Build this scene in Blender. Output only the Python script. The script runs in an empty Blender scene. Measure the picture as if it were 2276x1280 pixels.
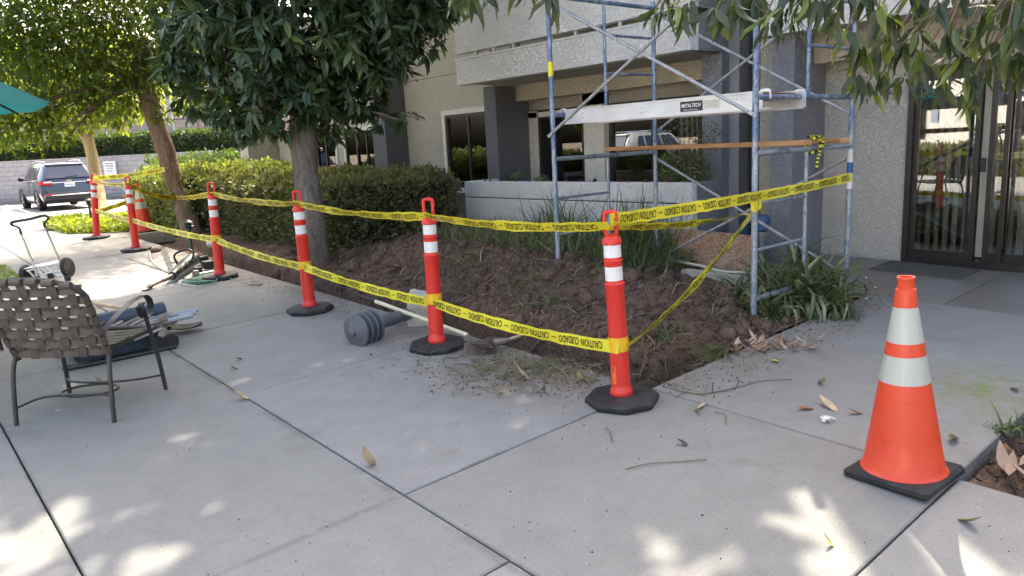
import bpy, math, random
import numpy as np
from mathutils import Vector, Matrix, noise as mnoise
random.seed(7); rng = np.random.default_rng(11)
R = math.radians
S = bpy.context.scene
COL = S.collection

# ------------------------------------------------------------------ camera
F, CX, CY, EYE = 1650.0, 1138.0, 640.0, 1.67
_az, _pt, _rl = R(40.5), math.atan(320 / F), R(-3.0)
fwd = np.array([math.sin(_az) * math.cos(_pt), math.cos(_az) * math.cos(_pt), -math.sin(_pt)])
r0 = np.array([math.cos(_az), -math.sin(_az), 0.0]); u0 = np.cross(r0, fwd)
rt = r0 * math.cos(_rl) + u0 * math.sin(_rl)
# roll so that the horizon rises to the right
up = np.cross(rt, fwd)
fh = np.array([math.sin(_az), math.cos(_az), 0.0])
CAMP = np.array([0, 0, EYE])
cam_d = bpy.data.cameras.new('camera'); cam = bpy.data.objects.new('camera', cam_d); COL.objects.link(cam)
cam_d.sensor_width = 36; cam_d.lens = F / 2276 * 36; cam_d.clip_start = 0.05; cam_d.clip_end = 900
M = Matrix.Identity(4)
for i in range(3):
    M[i][0], M[i][1], M[i][2], M[i][3] = rt[i], up[i], -fwd[i], CAMP[i]
cam.matrix_world = M; S.camera = cam

# ------------------------------------------------------------------ light
SUN_EL, SUN_AZ = R(52), (0.80, 0.60)
w = bpy.data.worlds.new('World'); S.world = w; w.use_nodes = True
nt = w.node_tree; nt.nodes.clear()
sk = nt.nodes.new('ShaderNodeTexSky'); sk.sky_type = 'NISHITA'; sk.sun_disc = False
sk.sun_elevation = SUN_EL; sk.sun_rotation = math.atan2(SUN_AZ[0], SUN_AZ[1])
sk.air_density = 1.0; sk.dust_density = 9.0; sk.ozone_density = 0.0
bg = nt.nodes.new('ShaderNodeBackground'); bg.inputs[1].default_value = 0.15
ow = nt.nodes.new('ShaderNodeOutputWorld')
nt.links.new(sk.outputs[0], bg.inputs[0]); nt.links.new(bg.outputs[0], ow.inputs[0])
sd = bpy.data.lights.new('sun', 'SUN'); sd.energy = 2.2; sd.angle = R(0.53); sd.color = (1.0, 0.91, 0.77)
so = bpy.data.objects.new('sun', sd); COL.objects.link(so)
SDIR = np.array([SUN_AZ[0] * math.cos(SUN_EL), SUN_AZ[1] * math.cos(SUN_EL), math.sin(SUN_EL)]); SDIR /= np.linalg.norm(SDIR)
so.rotation_euler = Vector(SDIR).to_track_quat('Z', 'Y').to_euler(); so.location = (0, 0, 30)
S.view_settings.view_transform = 'Standard'; S.view_settings.look = 'None'
S.view_settings.exposure = 2.5; S.view_settings.gamma = 1.0; S.view_settings.use_curve_mapping = False
S.render.engine = 'CYCLES'
S.cycles.max_bounces = 7; S.cycles.transparent_max_bounces = 8

# ------------------------------------------------------------------ where things are
SX, SY = 0.0256, 0.02205                       # the paving falls gently towards the viewer
def G(x, y): return SX * x + SY * y
def LOT(x, y):                                  # height of parking lot beyond the walk
    t = min(1, max(0, (y - 17.0) / 7.0)); t = t * t * (3 - 2 * t)
    return (1 - t) * G(x, 17.0) + t * 0.20
def ray(px, py): return fwd + rt * (px - CX) / F - up * (py - CY) / F
def gp(px, py, dz=0.0):
    d = ray(px, py); t = (EYE - dz) / (-(d[2] - SX * d[0] - SY * d[1])); return CAMP + d * t
def pX(px, py, X): d = ray(px, py); return CAMP + d * (X / d[0])
def pY(px, py, Y): d = ray(px, py); return CAMP + d * (Y / d[1])
def pZ(px, py, Z): d = ray(px, py); return CAMP + d * ((Z - EYE) / d[2])
def pD(px, py, D): return CAMP + ray(px, py) * D
def depth(p): return float((np.array(p) - CAMP) @ fwd)
def YX(px, X, py=390): return float(pX(px, py, X)[1])
def topix(p):
    v = np.asarray(p) - CAMP; z = v @ fwd
    return CX + F * (v @ rt) / z, CY - F * (v @ up) / z

# ------------------------------------------------------------------ object helpers
def wloc(o):
    l = Vector((0, 0, 0))
    while o is not None: l += o.location; o = o.parent
    return l
def tag(o, label=None, cat=None, group=None, kind=None):
    if label: o['label'] = label
    if cat: o['category'] = cat
    if group: o['group'] = group
    if kind: o['kind'] = kind
    return o
def thing(name, label, cat, loc=(0, 0, 0), group=None):
    o = bpy.data.objects.new(name, None); COL.objects.link(o); o.location = Vector([float(v) for v in loc])
    o.empty_display_size = .1
    return tag(o, label, cat, group)
def copy_thing(root, label=None):
    def rec(o, par):
        c = o.copy(); COL.objects.link(c); c.parent = par
        for k in list(o.children): rec(k, c)
        return c
    kids = list(root.children); r = root.copy(); COL.objects.link(r)
    for k in kids: rec(k, r)
    if label: r['label'] = label
    return r
def smooth_mesh(me, ang=40):
    me.polygons.foreach_set('use_smooth', [True] * len(me.polygons))
    try: me.set_sharp_from_angle(angle=R(ang))
    except Exception: pass
def mk(name, verts, faces, mat, parent=None, smooth=None, local=False):
    v = np.asarray(verts, dtype=np.float64).reshape(-1, 3)
    if parent is not None and not local: v = v - np.array(wloc(parent))
    me = bpy.data.meshes.new(name); me.from_pydata(v.tolist(), [], faces); me.update()
    if smooth: smooth_mesh(me, smooth)
    o = bpy.data.objects.new(name, me); COL.objects.link(o)
    if parent is not None: o.parent = parent
    if isinstance(mat, (list, tuple)):
        for m_ in mat: me.materials.append(m_)
    else: me.materials.append(mat)
    return o
class MB:
    def __init__(s): s.v = []; s.f = []
    def add(s, v, f):
        n = len(s.v); s.v += [tuple(map(float, p)) for p in v]; s.f += [tuple(i + n for i in q) for q in f]; return s
    def box(s, a, b, ch=0.0):
        x0, y0, z0 = a; x1, y1, z1 = b
        if ch <= 0:
            return s.add([(x0,y0,z0),(x1,y0,z0),(x1,y1,z0),(x0,y1,z0),(x0,y0,z1),(x1,y0,z1),(x1,y1,z1),(x0,y1,z1)],
                [(3,2,1,0),(4,5,6,7),(0,1,5,4),(1,2,6,5),(2,3,7,6),(3,0,4,7)])
        c = ch; P = []; 
        for (z, i) in ((z0, c), (z0 + c, 0), (z1 - c, 0), (z1, c)):
            P += [(x0+i+c*(i==0),y0+i,z),(x1-i-c*(i==0),y0+i,z),(x1-i,y0+i+c*(i==0),z),(x1-i,y1-i-c*(i==0),z),(x1-i-c*(i==0),y1-i,z),(x0+i+c*(i==0),y1-i,z),(x0+i,y1-i-c*(i==0),z),(x0+i,y0+i+c*(i==0),z)]
        Fs = [tuple(range(7, -1, -1)), tuple(range(24, 32))]
        for k in range(3):
            for j in range(8): Fs.append((k*8+j, k*8+(j+1)%8, k*8+8+(j+1)%8, k*8+8+j))
        return s.add(P, Fs)
    def obox(s, c, ax, ay, az_, ch=0):         # oriented box: centre and three half vectors
        c, ax, ay, az_ = map(np.array, (c, ax, ay, az_)); P = []
        for k in (-1, 1):
            for i, j in ((-1,-1),(1,-1),(1,1),(-1,1)): P.append(c + i*ax + j*ay + k*az_)
        return s.add(P, [(3,2,1,0),(4,5,6,7),(0,1,5,4),(1,2,6,5),(2,3,7,6),(3,0,4,7)])
    def tube(s, path, r, n=8, cap=True, squash=None):
        P = [np.array(p, float) for p in path]; rr = r if hasattr(r, '__len__') else [r] * len(P)
        V = []; prev = None
        for i, p in enumerate(P):
            t = (P[min(i+1, len(P)-1)] - P[max(i-1, 0)]); t = t / (np.linalg.norm(t) + 1e-9)
            if prev is None:
                a = np.array([0, 0, 1.0]) if abs(t[2]) < .9 else np.array([1.0, 0, 0])
                nx = np.cross(t, a)
            else: nx = prev - t * (prev @ t)
            nx = nx / (np.linalg.norm(nx) + 1e-9); prev = nx; ny = np.cross(t, nx)
            for k in range(n):
                a = 2 * math.pi * k / n; V.append(p + rr[i] * (math.cos(a) * nx + math.sin(a) * ny))
        Fs = []
        for i in range(len(P) - 1):
            for k in range(n): Fs.append((i*n+k, i*n+(k+1)%n, (i+1)*n+(k+1)%n, (i+1)*n+k))
        if cap: Fs.append(tuple(range(n-1, -1, -1))); Fs.append(tuple((len(P)-1)*n + k for k in range(n)))
        return s.add(V, Fs)
    def lathe(s, prof, c=(0,0,0), n=24, axis=None, ph=0, cap=True):   # prof: (r, h) along axis
        c = np.array(c, float); a = np.array(axis if axis is not None else (0,0,1), float); a = a/np.linalg.norm(a)
        t = np.array([1.0,0,0]) if abs(a[0]) < .8 else np.array([0,1.0,0])
        x = np.cross(a, t); x /= np.linalg.norm(x); y = np.cross(a, x); V = []; Fs = []
        for r, h in prof:
            for k in range(n):
                q = 2*math.pi*k/n + ph; V.append(c + a*h + r*(math.cos(q)*x + math.sin(q)*y))
        for i in range(len(prof)-1):
            for k in range(n): Fs.append((i*n+k, i*n+(k+1)%n, (i+1)*n+(k+1)%n, (i+1)*n+k))
        if cap: Fs.append(tuple(range(n-1,-1,-1))); Fs.append(tuple((len(prof)-1)*n+k for k in range(n)))
        return s.add(V, Fs)
    def grid(s, fn, nu, nv):
        V = [fn(i/nu, j/nv) for j in range(nv+1) for i in range(nu+1)]
        Fs = [(j*(nu+1)+i, j*(nu+1)+i+1, (j+1)*(nu+1)+i+1, (j+1)*(nu+1)+i) for j in range(nv) for i in range(nu)]
        return s.add(V, Fs)
    def build(s, name, mat, parent=None, smooth=None, local=False): return mk(name, s.v, s.f, mat, parent, smooth, local)
def bez(pts, n=8):                              # Catmull-Rom through points
    P = [np.array(p, float) for p in pts]; P = [2*P[0]-P[1]] + P + [2*P[-1]-P[-2]]; out = []
    for i in range(1, len(P)-2):
        for k in range(n):
            t = k/n; out.append(.5*((2*P[i]) + (-P[i-1]+P[i+1])*t + (2*P[i-1]-5*P[i]+4*P[i+1]-P[i+2])*t*t + (-P[i-1]+3*P[i]-3*P[i+1]+P[i+2])*t**3))
    out.append(P[-2]); return out
def box(name, a, b, mat, parent, ch=0.0): return MB().box(a, b, ch).build(name, mat, parent)
def fastmesh(name, V, Fq, mat, parent=None, smooth=False):
    V = np.asarray(V, np.float32)
    if parent is not None: V = V - np.array(wloc(parent), np.float32)
    me = bpy.data.meshes.new(name); k = Fq.shape[1]
    me.vertices.add(len(V)); me.vertices.foreach_set('co', V.ravel())
    me.loops.add(Fq.size); me.loops.foreach_set('vertex_index', Fq.ravel().astype(np.int32))
    me.polygons.add(len(Fq)); me.polygons.foreach_set('loop_start', np.arange(0, Fq.size, k, dtype=np.int32))
    me.polygons.foreach_set('loop_total', np.full(len(Fq), k, np.int32))
    if smooth: me.polygons.foreach_set('use_smooth', np.ones(len(Fq), bool))
    me.update(calc_edges=True); me.validate()
    o = bpy.data.objects.new(name, me); COL.objects.link(o); me.materials.append(mat)
    if parent is not None: o.parent = parent
    return o

# ------------------------------------------------------------------ materials
class NB:
    def __init__(s, name):
        s.m = bpy.data.materials.new(name); s.m.use_nodes = True; s.t = s.m.node_tree; s.t.nodes.clear()
        s.out = s.n('ShaderNodeOutputMaterial'); s.tc = s.n('ShaderNodeTexCoord').outputs['Object']
    def n(s, k, **kw):
        x = s.t.nodes.new(k)
        for a, b in kw.items(): setattr(x, a, b)
        return x
    def L(s, a, b): s.t.links.new(a, b)
    def noise(s, scale, detail=4, rough=.6, dist=0, vec=None, stretch=None):
        x = s.n('ShaderNodeTexNoise'); x.inputs['Scale'].default_value = scale; x.inputs['Detail'].default_value = detail
        x.inputs['Roughness'].default_value = rough; x.inputs['Distortion'].default_value = dist
        v = vec or s.tc
        if stretch:
            mp = s.n('ShaderNodeMapping'); mp.inputs['Scale'].default_value = stretch; s.L(v, mp.inputs[0]); v = mp.outputs[0]
        s.L(v, x.inputs['Vector']); return x.outputs['Fac']
    def voro(s, scale, feat='F1', out='Distance', rnd=1.0):
        x = s.n('ShaderNodeTexVoronoi'); x.feature = feat; x.inputs['Scale'].default_value = scale; s.L(s.tc, x.inputs['Vector']); return x.outputs[out]
    def ramp(s, fac, stops):
        x = s.n('ShaderNodeValToRGB'); e = x.color_ramp.elements
        while len(e) < len(stops): e.new(.5)
        for i, (p, c) in enumerate(stops):
            e[i].position = p; e[i].color = (*c, 1) if hasattr(c, '__len__') else (c, c, c, 1)
        s.L(fac, x.inputs[0]); return x.outputs[0]
    def mix(s, fac, a, b, mode='MIX'):
        x = s.n('ShaderNodeMix'); x.data_type = 'RGBA'; x.blend_type = mode
        for sock, v in ((x.inputs[0], fac), (x.inputs[6], a), (x.inputs[7], b)):
            if hasattr(v, 'is_output') or hasattr(v, 'links'): s.L(v, sock)
            elif hasattr(v, '__len__'): sock.default_value = (*v, 1)
            else: sock.default_value = v
        return x.outputs[2]
    def bump(s, h, strength=.5, dist=.01, normal=None):
        x = s.n('ShaderNodeBump'); x.inputs['Strength'].default_value = strength; x.inputs['Distance'].default_value = dist
        s.L(h, x.inputs['Height'])
        if normal: s.L(normal, x.inputs['Normal'])
        return x.outputs[0]
    def bsdf(s, col, rough=.8, metal=0, normal=None, spec=.5, **kw):
        p = s.n('ShaderNodeBsdfPrincipled')
        for nm, v in (('Base Color', col), ('Roughness', rough), ('Metallic', metal), ('Specular IOR Level', spec)):
            if hasattr(v, 'links'): s.L(v, p.inputs[nm])
            elif hasattr(v, '__len__'): p.inputs[nm].default_value = (*v, 1)
            else: p.inputs[nm].default_value = v
        for k, v in kw.items(): p.inputs[k.replace('_', ' ')].default_value = v
        if normal: s.L(normal, p.inputs['Normal'])
        s.p = p; s.L(p.outputs[0], s.out.inputs[0]); return s
def sc(c, k): return tuple(v * k for v in c)
def plain(name, col, rough=.6, metal=0, var=.12, nscale=12, bump=0, bscale=60, spec=.5, **kw):
    b = NB(name); f = b.noise(nscale, 5)
    c = b.ramp(f, [(.3, sc(col, 1 - var)), (.7, sc(col, 1 + var))])
    nm = b.bump(b.noise(bscale, 3), bump, .004) if bump else None
    b.bsdf(c, rough, metal, nm, spec, **kw); return b.m
def leafmat(name, cols, trans=.35, rough=.42, tcol=None, spec=.5):
    b = NB(name); g = b.n('ShaderNodeNewGeometry').outputs['Random Per Island']
    oi = b.n('ShaderNodeObjectInfo').outputs['Random']
    ad = b.n('ShaderNodeMath', operation='ADD'); b.L(g, ad.inputs[0]); b.L(oi, ad.inputs[1])
    fr = b.n('ShaderNodeMath', operation='FRACT'); b.L(ad.outputs[0], fr.inputs[0])
    k = len(cols) - 1
    c = b.ramp(fr.outputs[0], [(i / k, cc) for i, cc in enumerate(cols)])
    b.bsdf(c, rough, 0, None, spec); t = b.n('ShaderNodeBsdfTranslucent')
    tc_ = b.mix(1.0, c, tcol or (1.6, 1.7, .5), 'MULTIPLY'); b.L(tc_, t.inputs[0])
    mx = b.n('ShaderNodeMixShader'); mx.inputs[0].default_value = trans
    b.L(b.p.outputs[0], mx.inputs[1]); b.L(t.outputs[0], mx.inputs[2]); b.L(mx.outputs[0], b.out.inputs[0]); return b.m

MOSS = gp(2205, 702) * np.array([1, 1, 1]); MOSS = gp(2190, 880) if False else gp(2215, 870)
def concrete(name, base, tint=(1, 1, 1), stain=.5, porch=False):
    b = NB(name)
    big = b.noise(.7, 4, .55); mid = b.noise(5, 6, .65); fine = b.noise(160, 2, .6); sp = b.noise(420, 1, .5)
    br = b.noise(6, 3, .6, stretch=(1.2, 26, 1))
    ob = b.n('ShaderNodeObjectInfo').outputs['Random']
    c = b.ramp(big, [(.3, sc(base, .84)), (.7, sc(base, 1.08))])
    c = b.mix(.5, c, b.ramp(mid, [(.3, sc(base, .66)), (.72, sc(base, 1.25))]))
    c = b.mix(.24, c, b.ramp(br, [(.35, sc(base, .78)), (.65, sc(base, 1.15))]))
    c = b.mix(.30, c, b.ramp(fine, [(.33, sc(base, .5)), (.5, base), (.7, sc(base, 1.25))]))
    c = b.mix(b.ramp(sp, [(.70, 0.0), (.76, .4)]), c, sc(base, .45))
    st = b.noise(1.6, 5, .7, 1.0)
    c = b.mix(b.ramp(st, [(.56, 0.0), (.75, stain)]), c, sc((base[0]*.62, base[1]*.58, base[2]*.5), 1))
    c = b.mix(1.0, c, b.ramp(ob, [(0, (.90, .91, .90)), (.5, (1.0, .99, .95)), (1, (1.06, 1.07, 1.10))]), 'MULTIPLY')
    # soil spilled along the dug bed and green algae by the right-hand bed
    sx = b.n('ShaderNodeSeparateXYZ'); b.L(b.tc, sx.inputs[0])
    def mr(src, a0, a1):
        m_ = b.n('ShaderNodeMapRange'); m_.inputs[1].default_value = a0; m_.inputs[2].default_value = a1; b.L(src, m_.inputs[0]); return m_.outputs[0]
    def mt(op, x, y):
        m_ = b.n('ShaderNodeMath', operation=op)
        for i_, q_ in enumerate((x, y)):
            if hasattr(q_, 'links'): b.L(q_, m_.inputs[i_])
            else: m_.inputs[i_].default_value = q_
        return m_.outputs[0]
    e1 = mt('MULTIPLY', mr(sx.outputs[0], 2.55, 3.45), mr(sx.outputs[1], 2.2, 3.0)); e2 = mt('MULTIPLY', mr(sx.outputs[1], 1.9, 2.8), mr(sx.outputs[0], 3.2, 3.7))
    nz = b.ramp(b.noise(3.5, 7, .75), [(.36, 0.0), (.66, 1.0)])
    vf = b.n('ShaderNodeVectorMath', operation='DISTANCE'); b.L(b.tc, vf.inputs[0]); vf.inputs[1].default_value = tuple(gp(1190, 822)); e3 = mr(vf.outputs['Value'], .85, .25)
    dm = mt('MULTIPLY', mt('MAXIMUM', mt('MAXIMUM', e1, e2), e3), nz); c = b.mix(mt('MULTIPLY', dm, .75), c, (.15, .115, .085))
    def near(src, at_, w_):
        q_ = mt('SUBTRACT', src, at_); q_ = mt('ABSOLUTE', q_, 0.0); return mr(q_, w_, w_ * .25)
    jm = mt('MAXIMUM', near(sx.outputs[0], 1.645, .045), mt('MAXIMUM', near(sx.outputs[1], 2.79, .03), near(sx.outputs[0], .41, .03)))
    jm = mt('MULTIPLY', jm, b.ramp(b.noise(2.6, 6, .8), [(.46, 0.0), (.54, .6)])); c = b.mix(jm, c, sc(base, .55))
    vd = b.n('ShaderNodeVectorMath', operation='DISTANCE'); b.L(b.tc, vd.inputs[0]); vd.inputs[1].default_value = tuple(MOSS)
    mo = mt('MULTIPLY', mr(vd.outputs['Value'], .55, .1), b.ramp(b.noise(7, 5, .7), [(.42, 0.0), (.6, .8)])); c = b.mix(mo, c, (.17, .20, .06))
    h = b.mix(.5, fine, br)
    b.bsdf(c, .35 if porch else .85, 0, b.bump(h, .28 if not porch else .1, .004), .35); return b.m
CONC = concrete('concrete_paving', (.250, .245, .232))
CONC_P = concrete('concrete_porch', (.19, .175, .16), porch=True, stain=.7)
def stucco(name, col, s=1.0):
    b = NB(name); a = b.noise(26 * s, 3, .55, 1.1); d = b.noise(90 * s, 4, .6); g = b.noise(1.3, 4)
    lace = b.ramp(a, [(.42, 0.0), (.56, 1.0)])
    h = b.mix(.3, lace, d)
    c = b.ramp(g, [(.3, sc(col, .9)), (.7, sc(col, 1.06))])
    c = b.mix(.25, c, b.ramp(d, [(.35, sc(col, .8)), (.7, sc(col, 1.12))]))
    gr = b.noise(3.0, 5, .7, stretch=(1, 1, .25))
    c = b.mix(b.ramp(gr, [(.58, 0.0), (.8, .35)]), c, sc(col, .7))
    c = b.mix(b.ramp(lace, [(0, .12), (1, 0.0)]), c, sc(col, .7))  # lace hollows darkened in colour, painted shade to bring out the relief
    b.bsdf(c, .9, 0, b.bump(h, .9, .017), .25); return b.m
ST_WHITE = stucco('stucco_white', (.84, .83, .80)); ST_TAN = stucco('stucco_tan', (.58, .53, .43))
ST_GREY = stucco('stucco_grey', (.17, .172, .185)); ST_WALL = stucco('stucco_beige', (.56, .53, .47))
ST_GREYL = stucco('stucco_bluegrey', (.27, .275, .295)); ST_COL = stucco('stucco_cream', (.50, .46, .38), 1.5)
TRIM = plain('cream_trim_paint', (.66, .63, .56), .5); TRIMG = plain('grey_trim_paint', (.24, .245, .27), .5)
BRONZE = plain('bronze_frame', (.030, .026, .024), .35, .3); BLACKP = plain('black_plastic', (.012, .012, .013), .45)
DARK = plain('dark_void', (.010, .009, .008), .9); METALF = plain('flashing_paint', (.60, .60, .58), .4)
_b = NB('black_rubber'); _c = _b.mix(_b.ramp(_b.noise(7, 7, .75), [(.45, 0.0), (.72, .6)]), (.012, .012, .014), (.075, .068, .06)); _b.bsdf(_c, .7, 0, _b.bump(_b.noise(120), .3, .004)); RUBBER = _b.m
def dirtyplastic(name, col):
    b = NB(name); c = b.ramp(b.noise(4, 5), [(.3, sc(col, .9)), (.7, sc(col, 1.05))])
    c = b.mix(b.ramp(b.noise(9, 6, .75, .8), [(.58, 0.0), (.72, .45)]), c, (.22, .03, .02))
    c = b.mix(b.ramp(b.noise(60, 2, .5, stretch=(1, 1, .1)), [(.62, 0.0), (.7, .22)]), c, sc(col, .45))
    b.bsdf(c, b.ramp(b.noise(12), [(.3, .28), (.7, .5)]), 0, None, .5); return b.m
ORANGE = dirtyplastic('orange_red_plastic', (.70, .036, .022))
CONE_M = dirtyplastic('cone_orange', (.70, .065, .022))
REFL = NB('reflective_band')
_v = REFL.voro(260); REFL.bsdf(REFL.mix(REFL.ramp(_v, [(.2, 0.0), (.5, .5)]), (.55, .56, .49), (.33, .35, .30)), .3, .1, REFL.bump(_v, .3, .002)); REFL = REFL.m
_b = NB('white_band'); _c = _b.mix(_b.ramp(_b.noise(11, 7, .8, .6), [(.52, 0.0), (.7, .5)]), (.78, .78, .75), (.40, .36, .31)); _b.bsdf(_c, .35); WHITEB = _b.m
def galv(name, paint, wear, metalcol=(.45, .47, .5), rust=0.0):
    b = NB(name); f = b.noise(14, 6, .75, stretch=(1, 1, .35))
    c = b.mix(b.ramp(f, [(wear, 0.0), (wear + .06, 1.0)]), paint, metalcol)
    c = b.mix(.5, c, b.ramp(b.noise(50, 3), [(.3, sc(paint, .6)), (.7, sc(metalcol, 1.1))]))
    if rust: c = b.mix(b.ramp(b.noise(20, 6, .8), [(.62, 0.0), (.68, rust)]), c, (.14, .06, .03))
    b.bsdf(c, .42, .35, b.bump(b.noise(60), .2, .003)); return b.m
BLUEP = galv('worn_blue_scaffold_paint', (.055, .115, .27), .50, (.34, .40, .47), .6)
BLUEW = galv('weathered_pale_blue_steel', (.12, .19, .29), .44, (.40, .45, .50), .5)
GALV = galv('galvanised_steel', (.30, .31, .32), .45, (.48, .49, .5), .25)
ALU = plain('aluminium', (.68, .69, .70), .32, .55, var=.1, nscale=6)
def wood(name, a, c2, scale=1):
    b = NB(name); f = b.noise(14 * scale, 6, .6, .6, stretch=(.12, .12, 1)); g = b.noise(3, 4)
    c = b.ramp(f, [(.3, a), (.7, c2)]); c = b.mix(b.ramp(g, [(.5, 0.0), (.75, .4)]), c, sc(a, .6))
    b.bsdf(c, .7, 0, b.bump(f, .25, .004)); return b.m
def woodY(name, a, c2):
    b = NB(name); f = b.noise(26, 6, .6, .5, stretch=(1, .08, 1)); c = b.ramp(f, [(.3, a), (.7, c2)])
    b.bsdf(c, .65, 0, b.bump(f, .2, .003)); return b.m
LUMBER = woodY('pine_lumber', (.36, .17, .065), (.56, .31, .14))
HANDLE = plain('ash_handle', (.48, .36, .22), .6, var=.2)
FIBRE = plain('cream_fibreglass', (.72, .69, .50), .4, var=.06)
b = NB('osb_board'); v = b.n('ShaderNodeTexVoronoi'); v.inputs['Scale'].default_value = 34
mp = b.n('ShaderNodeMapping'); mp.inputs['Scale'].default_value = (1, 1, 2.4); mp.inputs['Rotation'].default_value = (.4, .3, .5); b.L(b.tc, mp.inputs[0]); b.L(mp.outputs[0], v.inputs[0])
c = b.mix(.55, b.ramp(b.noise(30, 5, .7, 1.5), [(.3, (.14, .065, .035)), (.7, (.42, .25, .14))]), b.ramp(v.outputs['Color'], [(.2, (.28, .17, .11)), (.8, (.80, .60, .42))]), 'MIX')
c = b.mix(1, c, (.80, .72, .66), 'MULTIPLY')
c = b.mix(b.ramp(b.noise(5, 5), [(.5, 0.0), (.7, .55)]), c, (.40, .34, .30)); b.bsdf(c, .8, 0, b.bump(v.outputs['Distance'], .4, .006)); OSB = b.m
YELLOW = plain('yellow_tape', (.74, .67, .035), .33, var=.04); INK = plain('black_ink', (.012, .011, .01), .5)
YELLOWO = plain('tape_on_orange', (.80, .46, .02), .33, var=.05)
def bark(name, a, c2, s=1.0):
    b = NB(name); f = b.noise(16 * s, 6, .7, .9, stretch=(1, 1, .16)); g = b.noise(70 * s, 3, .6, stretch=(1, 1, .4))
    c = b.ramp(f, [(.34, a), (.66, c2)]); c = b.mix(.3, c, b.ramp(g, [(.3, sc(a, .6)), (.7, sc(c2, 1.2))]))
    b.bsdf(c, .95, 0, b.bump(b.mix(.35, f, g), 1.0, .03), .2); return b.m
BARK1 = bark('grey_bark', (.085, .07, .055), (.27, .235, .195)); BARK2 = bark('brown_bark', (.085, .058, .04), (.33, .235, .165), .9)
BARK3 = bark('tan_bark', (.26, .18, .09), (.52, .40, .23)); TWIG = plain('twig', (.16, .12, .07), .8)
LF_MANGO = leafmat('dark_green_leaf', [(.032, .055, .027), (.054, .088, .046), (.084, .128, .062), (.042, .070, .036), (.13, .18, .06)], .25, .36)
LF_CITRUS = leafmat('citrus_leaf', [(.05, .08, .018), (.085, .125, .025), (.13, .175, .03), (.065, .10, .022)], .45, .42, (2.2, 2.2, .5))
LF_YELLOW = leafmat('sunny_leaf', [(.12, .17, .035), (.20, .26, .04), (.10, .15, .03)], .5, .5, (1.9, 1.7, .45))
LF_FRONT = leafmat('overhanging_leaf', [(.030, .045, .026), (.042, .058, .036), (.058, .075, .034), (.034, .048, .030), (.15, .19, .03)], .25, .36, (2.2, 2.4, .5))
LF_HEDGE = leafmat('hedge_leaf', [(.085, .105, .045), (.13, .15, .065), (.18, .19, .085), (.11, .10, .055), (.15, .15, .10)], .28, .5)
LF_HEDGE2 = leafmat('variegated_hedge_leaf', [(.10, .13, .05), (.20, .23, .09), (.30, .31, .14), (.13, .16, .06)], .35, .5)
LF_FARH = leafmat('far_hedge_leaf', [(.035, .06, .02), (.06, .095, .03), (.09, .13, .04)], .3, .5)
GRASS = leafmat('long_grass', [(.05, .085, .028), (.085, .13, .04), (.15, .18, .07), (.24, .21, .11)], .3, .5, (1.4, 1.5, .6))
GRASSD = leafmat('strappy_leaf', [(.05, .08, .03), (.08, .12, .045), (.16, .19, .09), (.34, .33, .21)], .25, .45, (1.4, 1.5, .6))
STRAW = leafmat('dead_grass', [(.28, .23, .15), (.40, .34, .23), (.17, .12, .08), (.12, .14, .06)], .15, .7, (1, 1, .8))
LAWN = leafmat('lawn_blade', [(.09, .14, .03), (.14, .20, .04), (.20, .26, .06)], .4, .5, (1.6, 1.6, .5))
COVER = leafmat('sunny_groundcover', [(.20, .27, .04), (.30, .36, .06), (.14, .20, .04)], .45, .5, (1.5, 1.4, .4))
DRYLF = leafmat('dry_leaf', [(.30, .19, .12), (.48, .36, .27), (.36, .24, .16), (.52, .42, .34)], .2, .6, (1.2, 1, .8))
b = NB('dug_soil'); f = b.noise(9, 8, .7); g = b.noise(60, 5, .7); h = b.voro(38)
c = b.ramp(f, [(.3, (.060, .040, .030)), (.5, (.13, .09, .066)), (.7, (.27, .20, .15))])
c = b.mix(.5, c, b.ramp(g, [(.3, (.035, .024, .018)), (.7, (.20, .145, .105))])); c = b.mix(b.ramp(b.noise(1.1, 4), [(.42, 0.0), (.62, .55)]), c, (.20, .125, .08)); b.bsdf(c, .97, 0, b.bump(b.mix(.5, g, h), 1.0, .03), .15); SOIL = b.m
ROOT = plain('pale_root', (.24, .17, .12), .9, var=.3)
STONE = plain('stone', (.26, .22, .19), .9, var=.25, bump=.5)
b = NB('asphalt'); c = b.ramp(b.noise(.6, 5), [(.3, (.19, .175, .165)), (.7, (.30, .275, .26))]); c = b.mix(.4, c, b.ramp(b.noise(60, 3), [(.3, (.12,)*3), (.7, (.34, .32, .30))]))
b.bsdf(c, .9, 0, b.bump(b.noise(200), .3, .005)); ASPH = b.m
b = NB('earth'); c = b.ramp(b.noise(1.5, 6), [(.3, (.10, .075, .05)), (.7, (.20, .16, .10))]); b.bsdf(c, .95); EARTH = b.m
def blockmat(name, cols):
    b = NB(name); o = b.n('ShaderNodeObjectInfo').outputs['Random']; c = b.ramp(o, [(i / (len(cols) - 1), cc) for i, cc in enumerate(cols)])
    c = b.mix(.35, c, b.ramp(b.noise(12, 5), [(.3, sc(cols[0], .6)), (.7, sc(cols[-1], 1.15))])); b.bsdf(c, .92, 0, b.bump(b.noise(60), .5, .008)); return b.m
BLOCK = blockmat('grey_block', [(.36, .34, .33), (.43, .41, .40), (.39, .355, .34)]); BLOCK2 = blockmat('pink_block', [(.42, .34, .29), (.50, .41, .35), (.45, .37, .32)])
MORTAR = plain('mortar', (.20, .185, .18), .95)
PAINTW = plain('white_paint', (.80, .80, .80), .55, var=.04)
TEAL = leafmat('teal_fabric', [(.015, .19, .185), (.017, .20, .195)], .45, .8, (1.4, 1.5, 1.5))
STRAP = plain('brown_vinyl_strap', (.085, .070, .056), .5, var=.15); CHAIRM = plain('bronze_tube', (.045, .040, .034), .36, .2)
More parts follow.
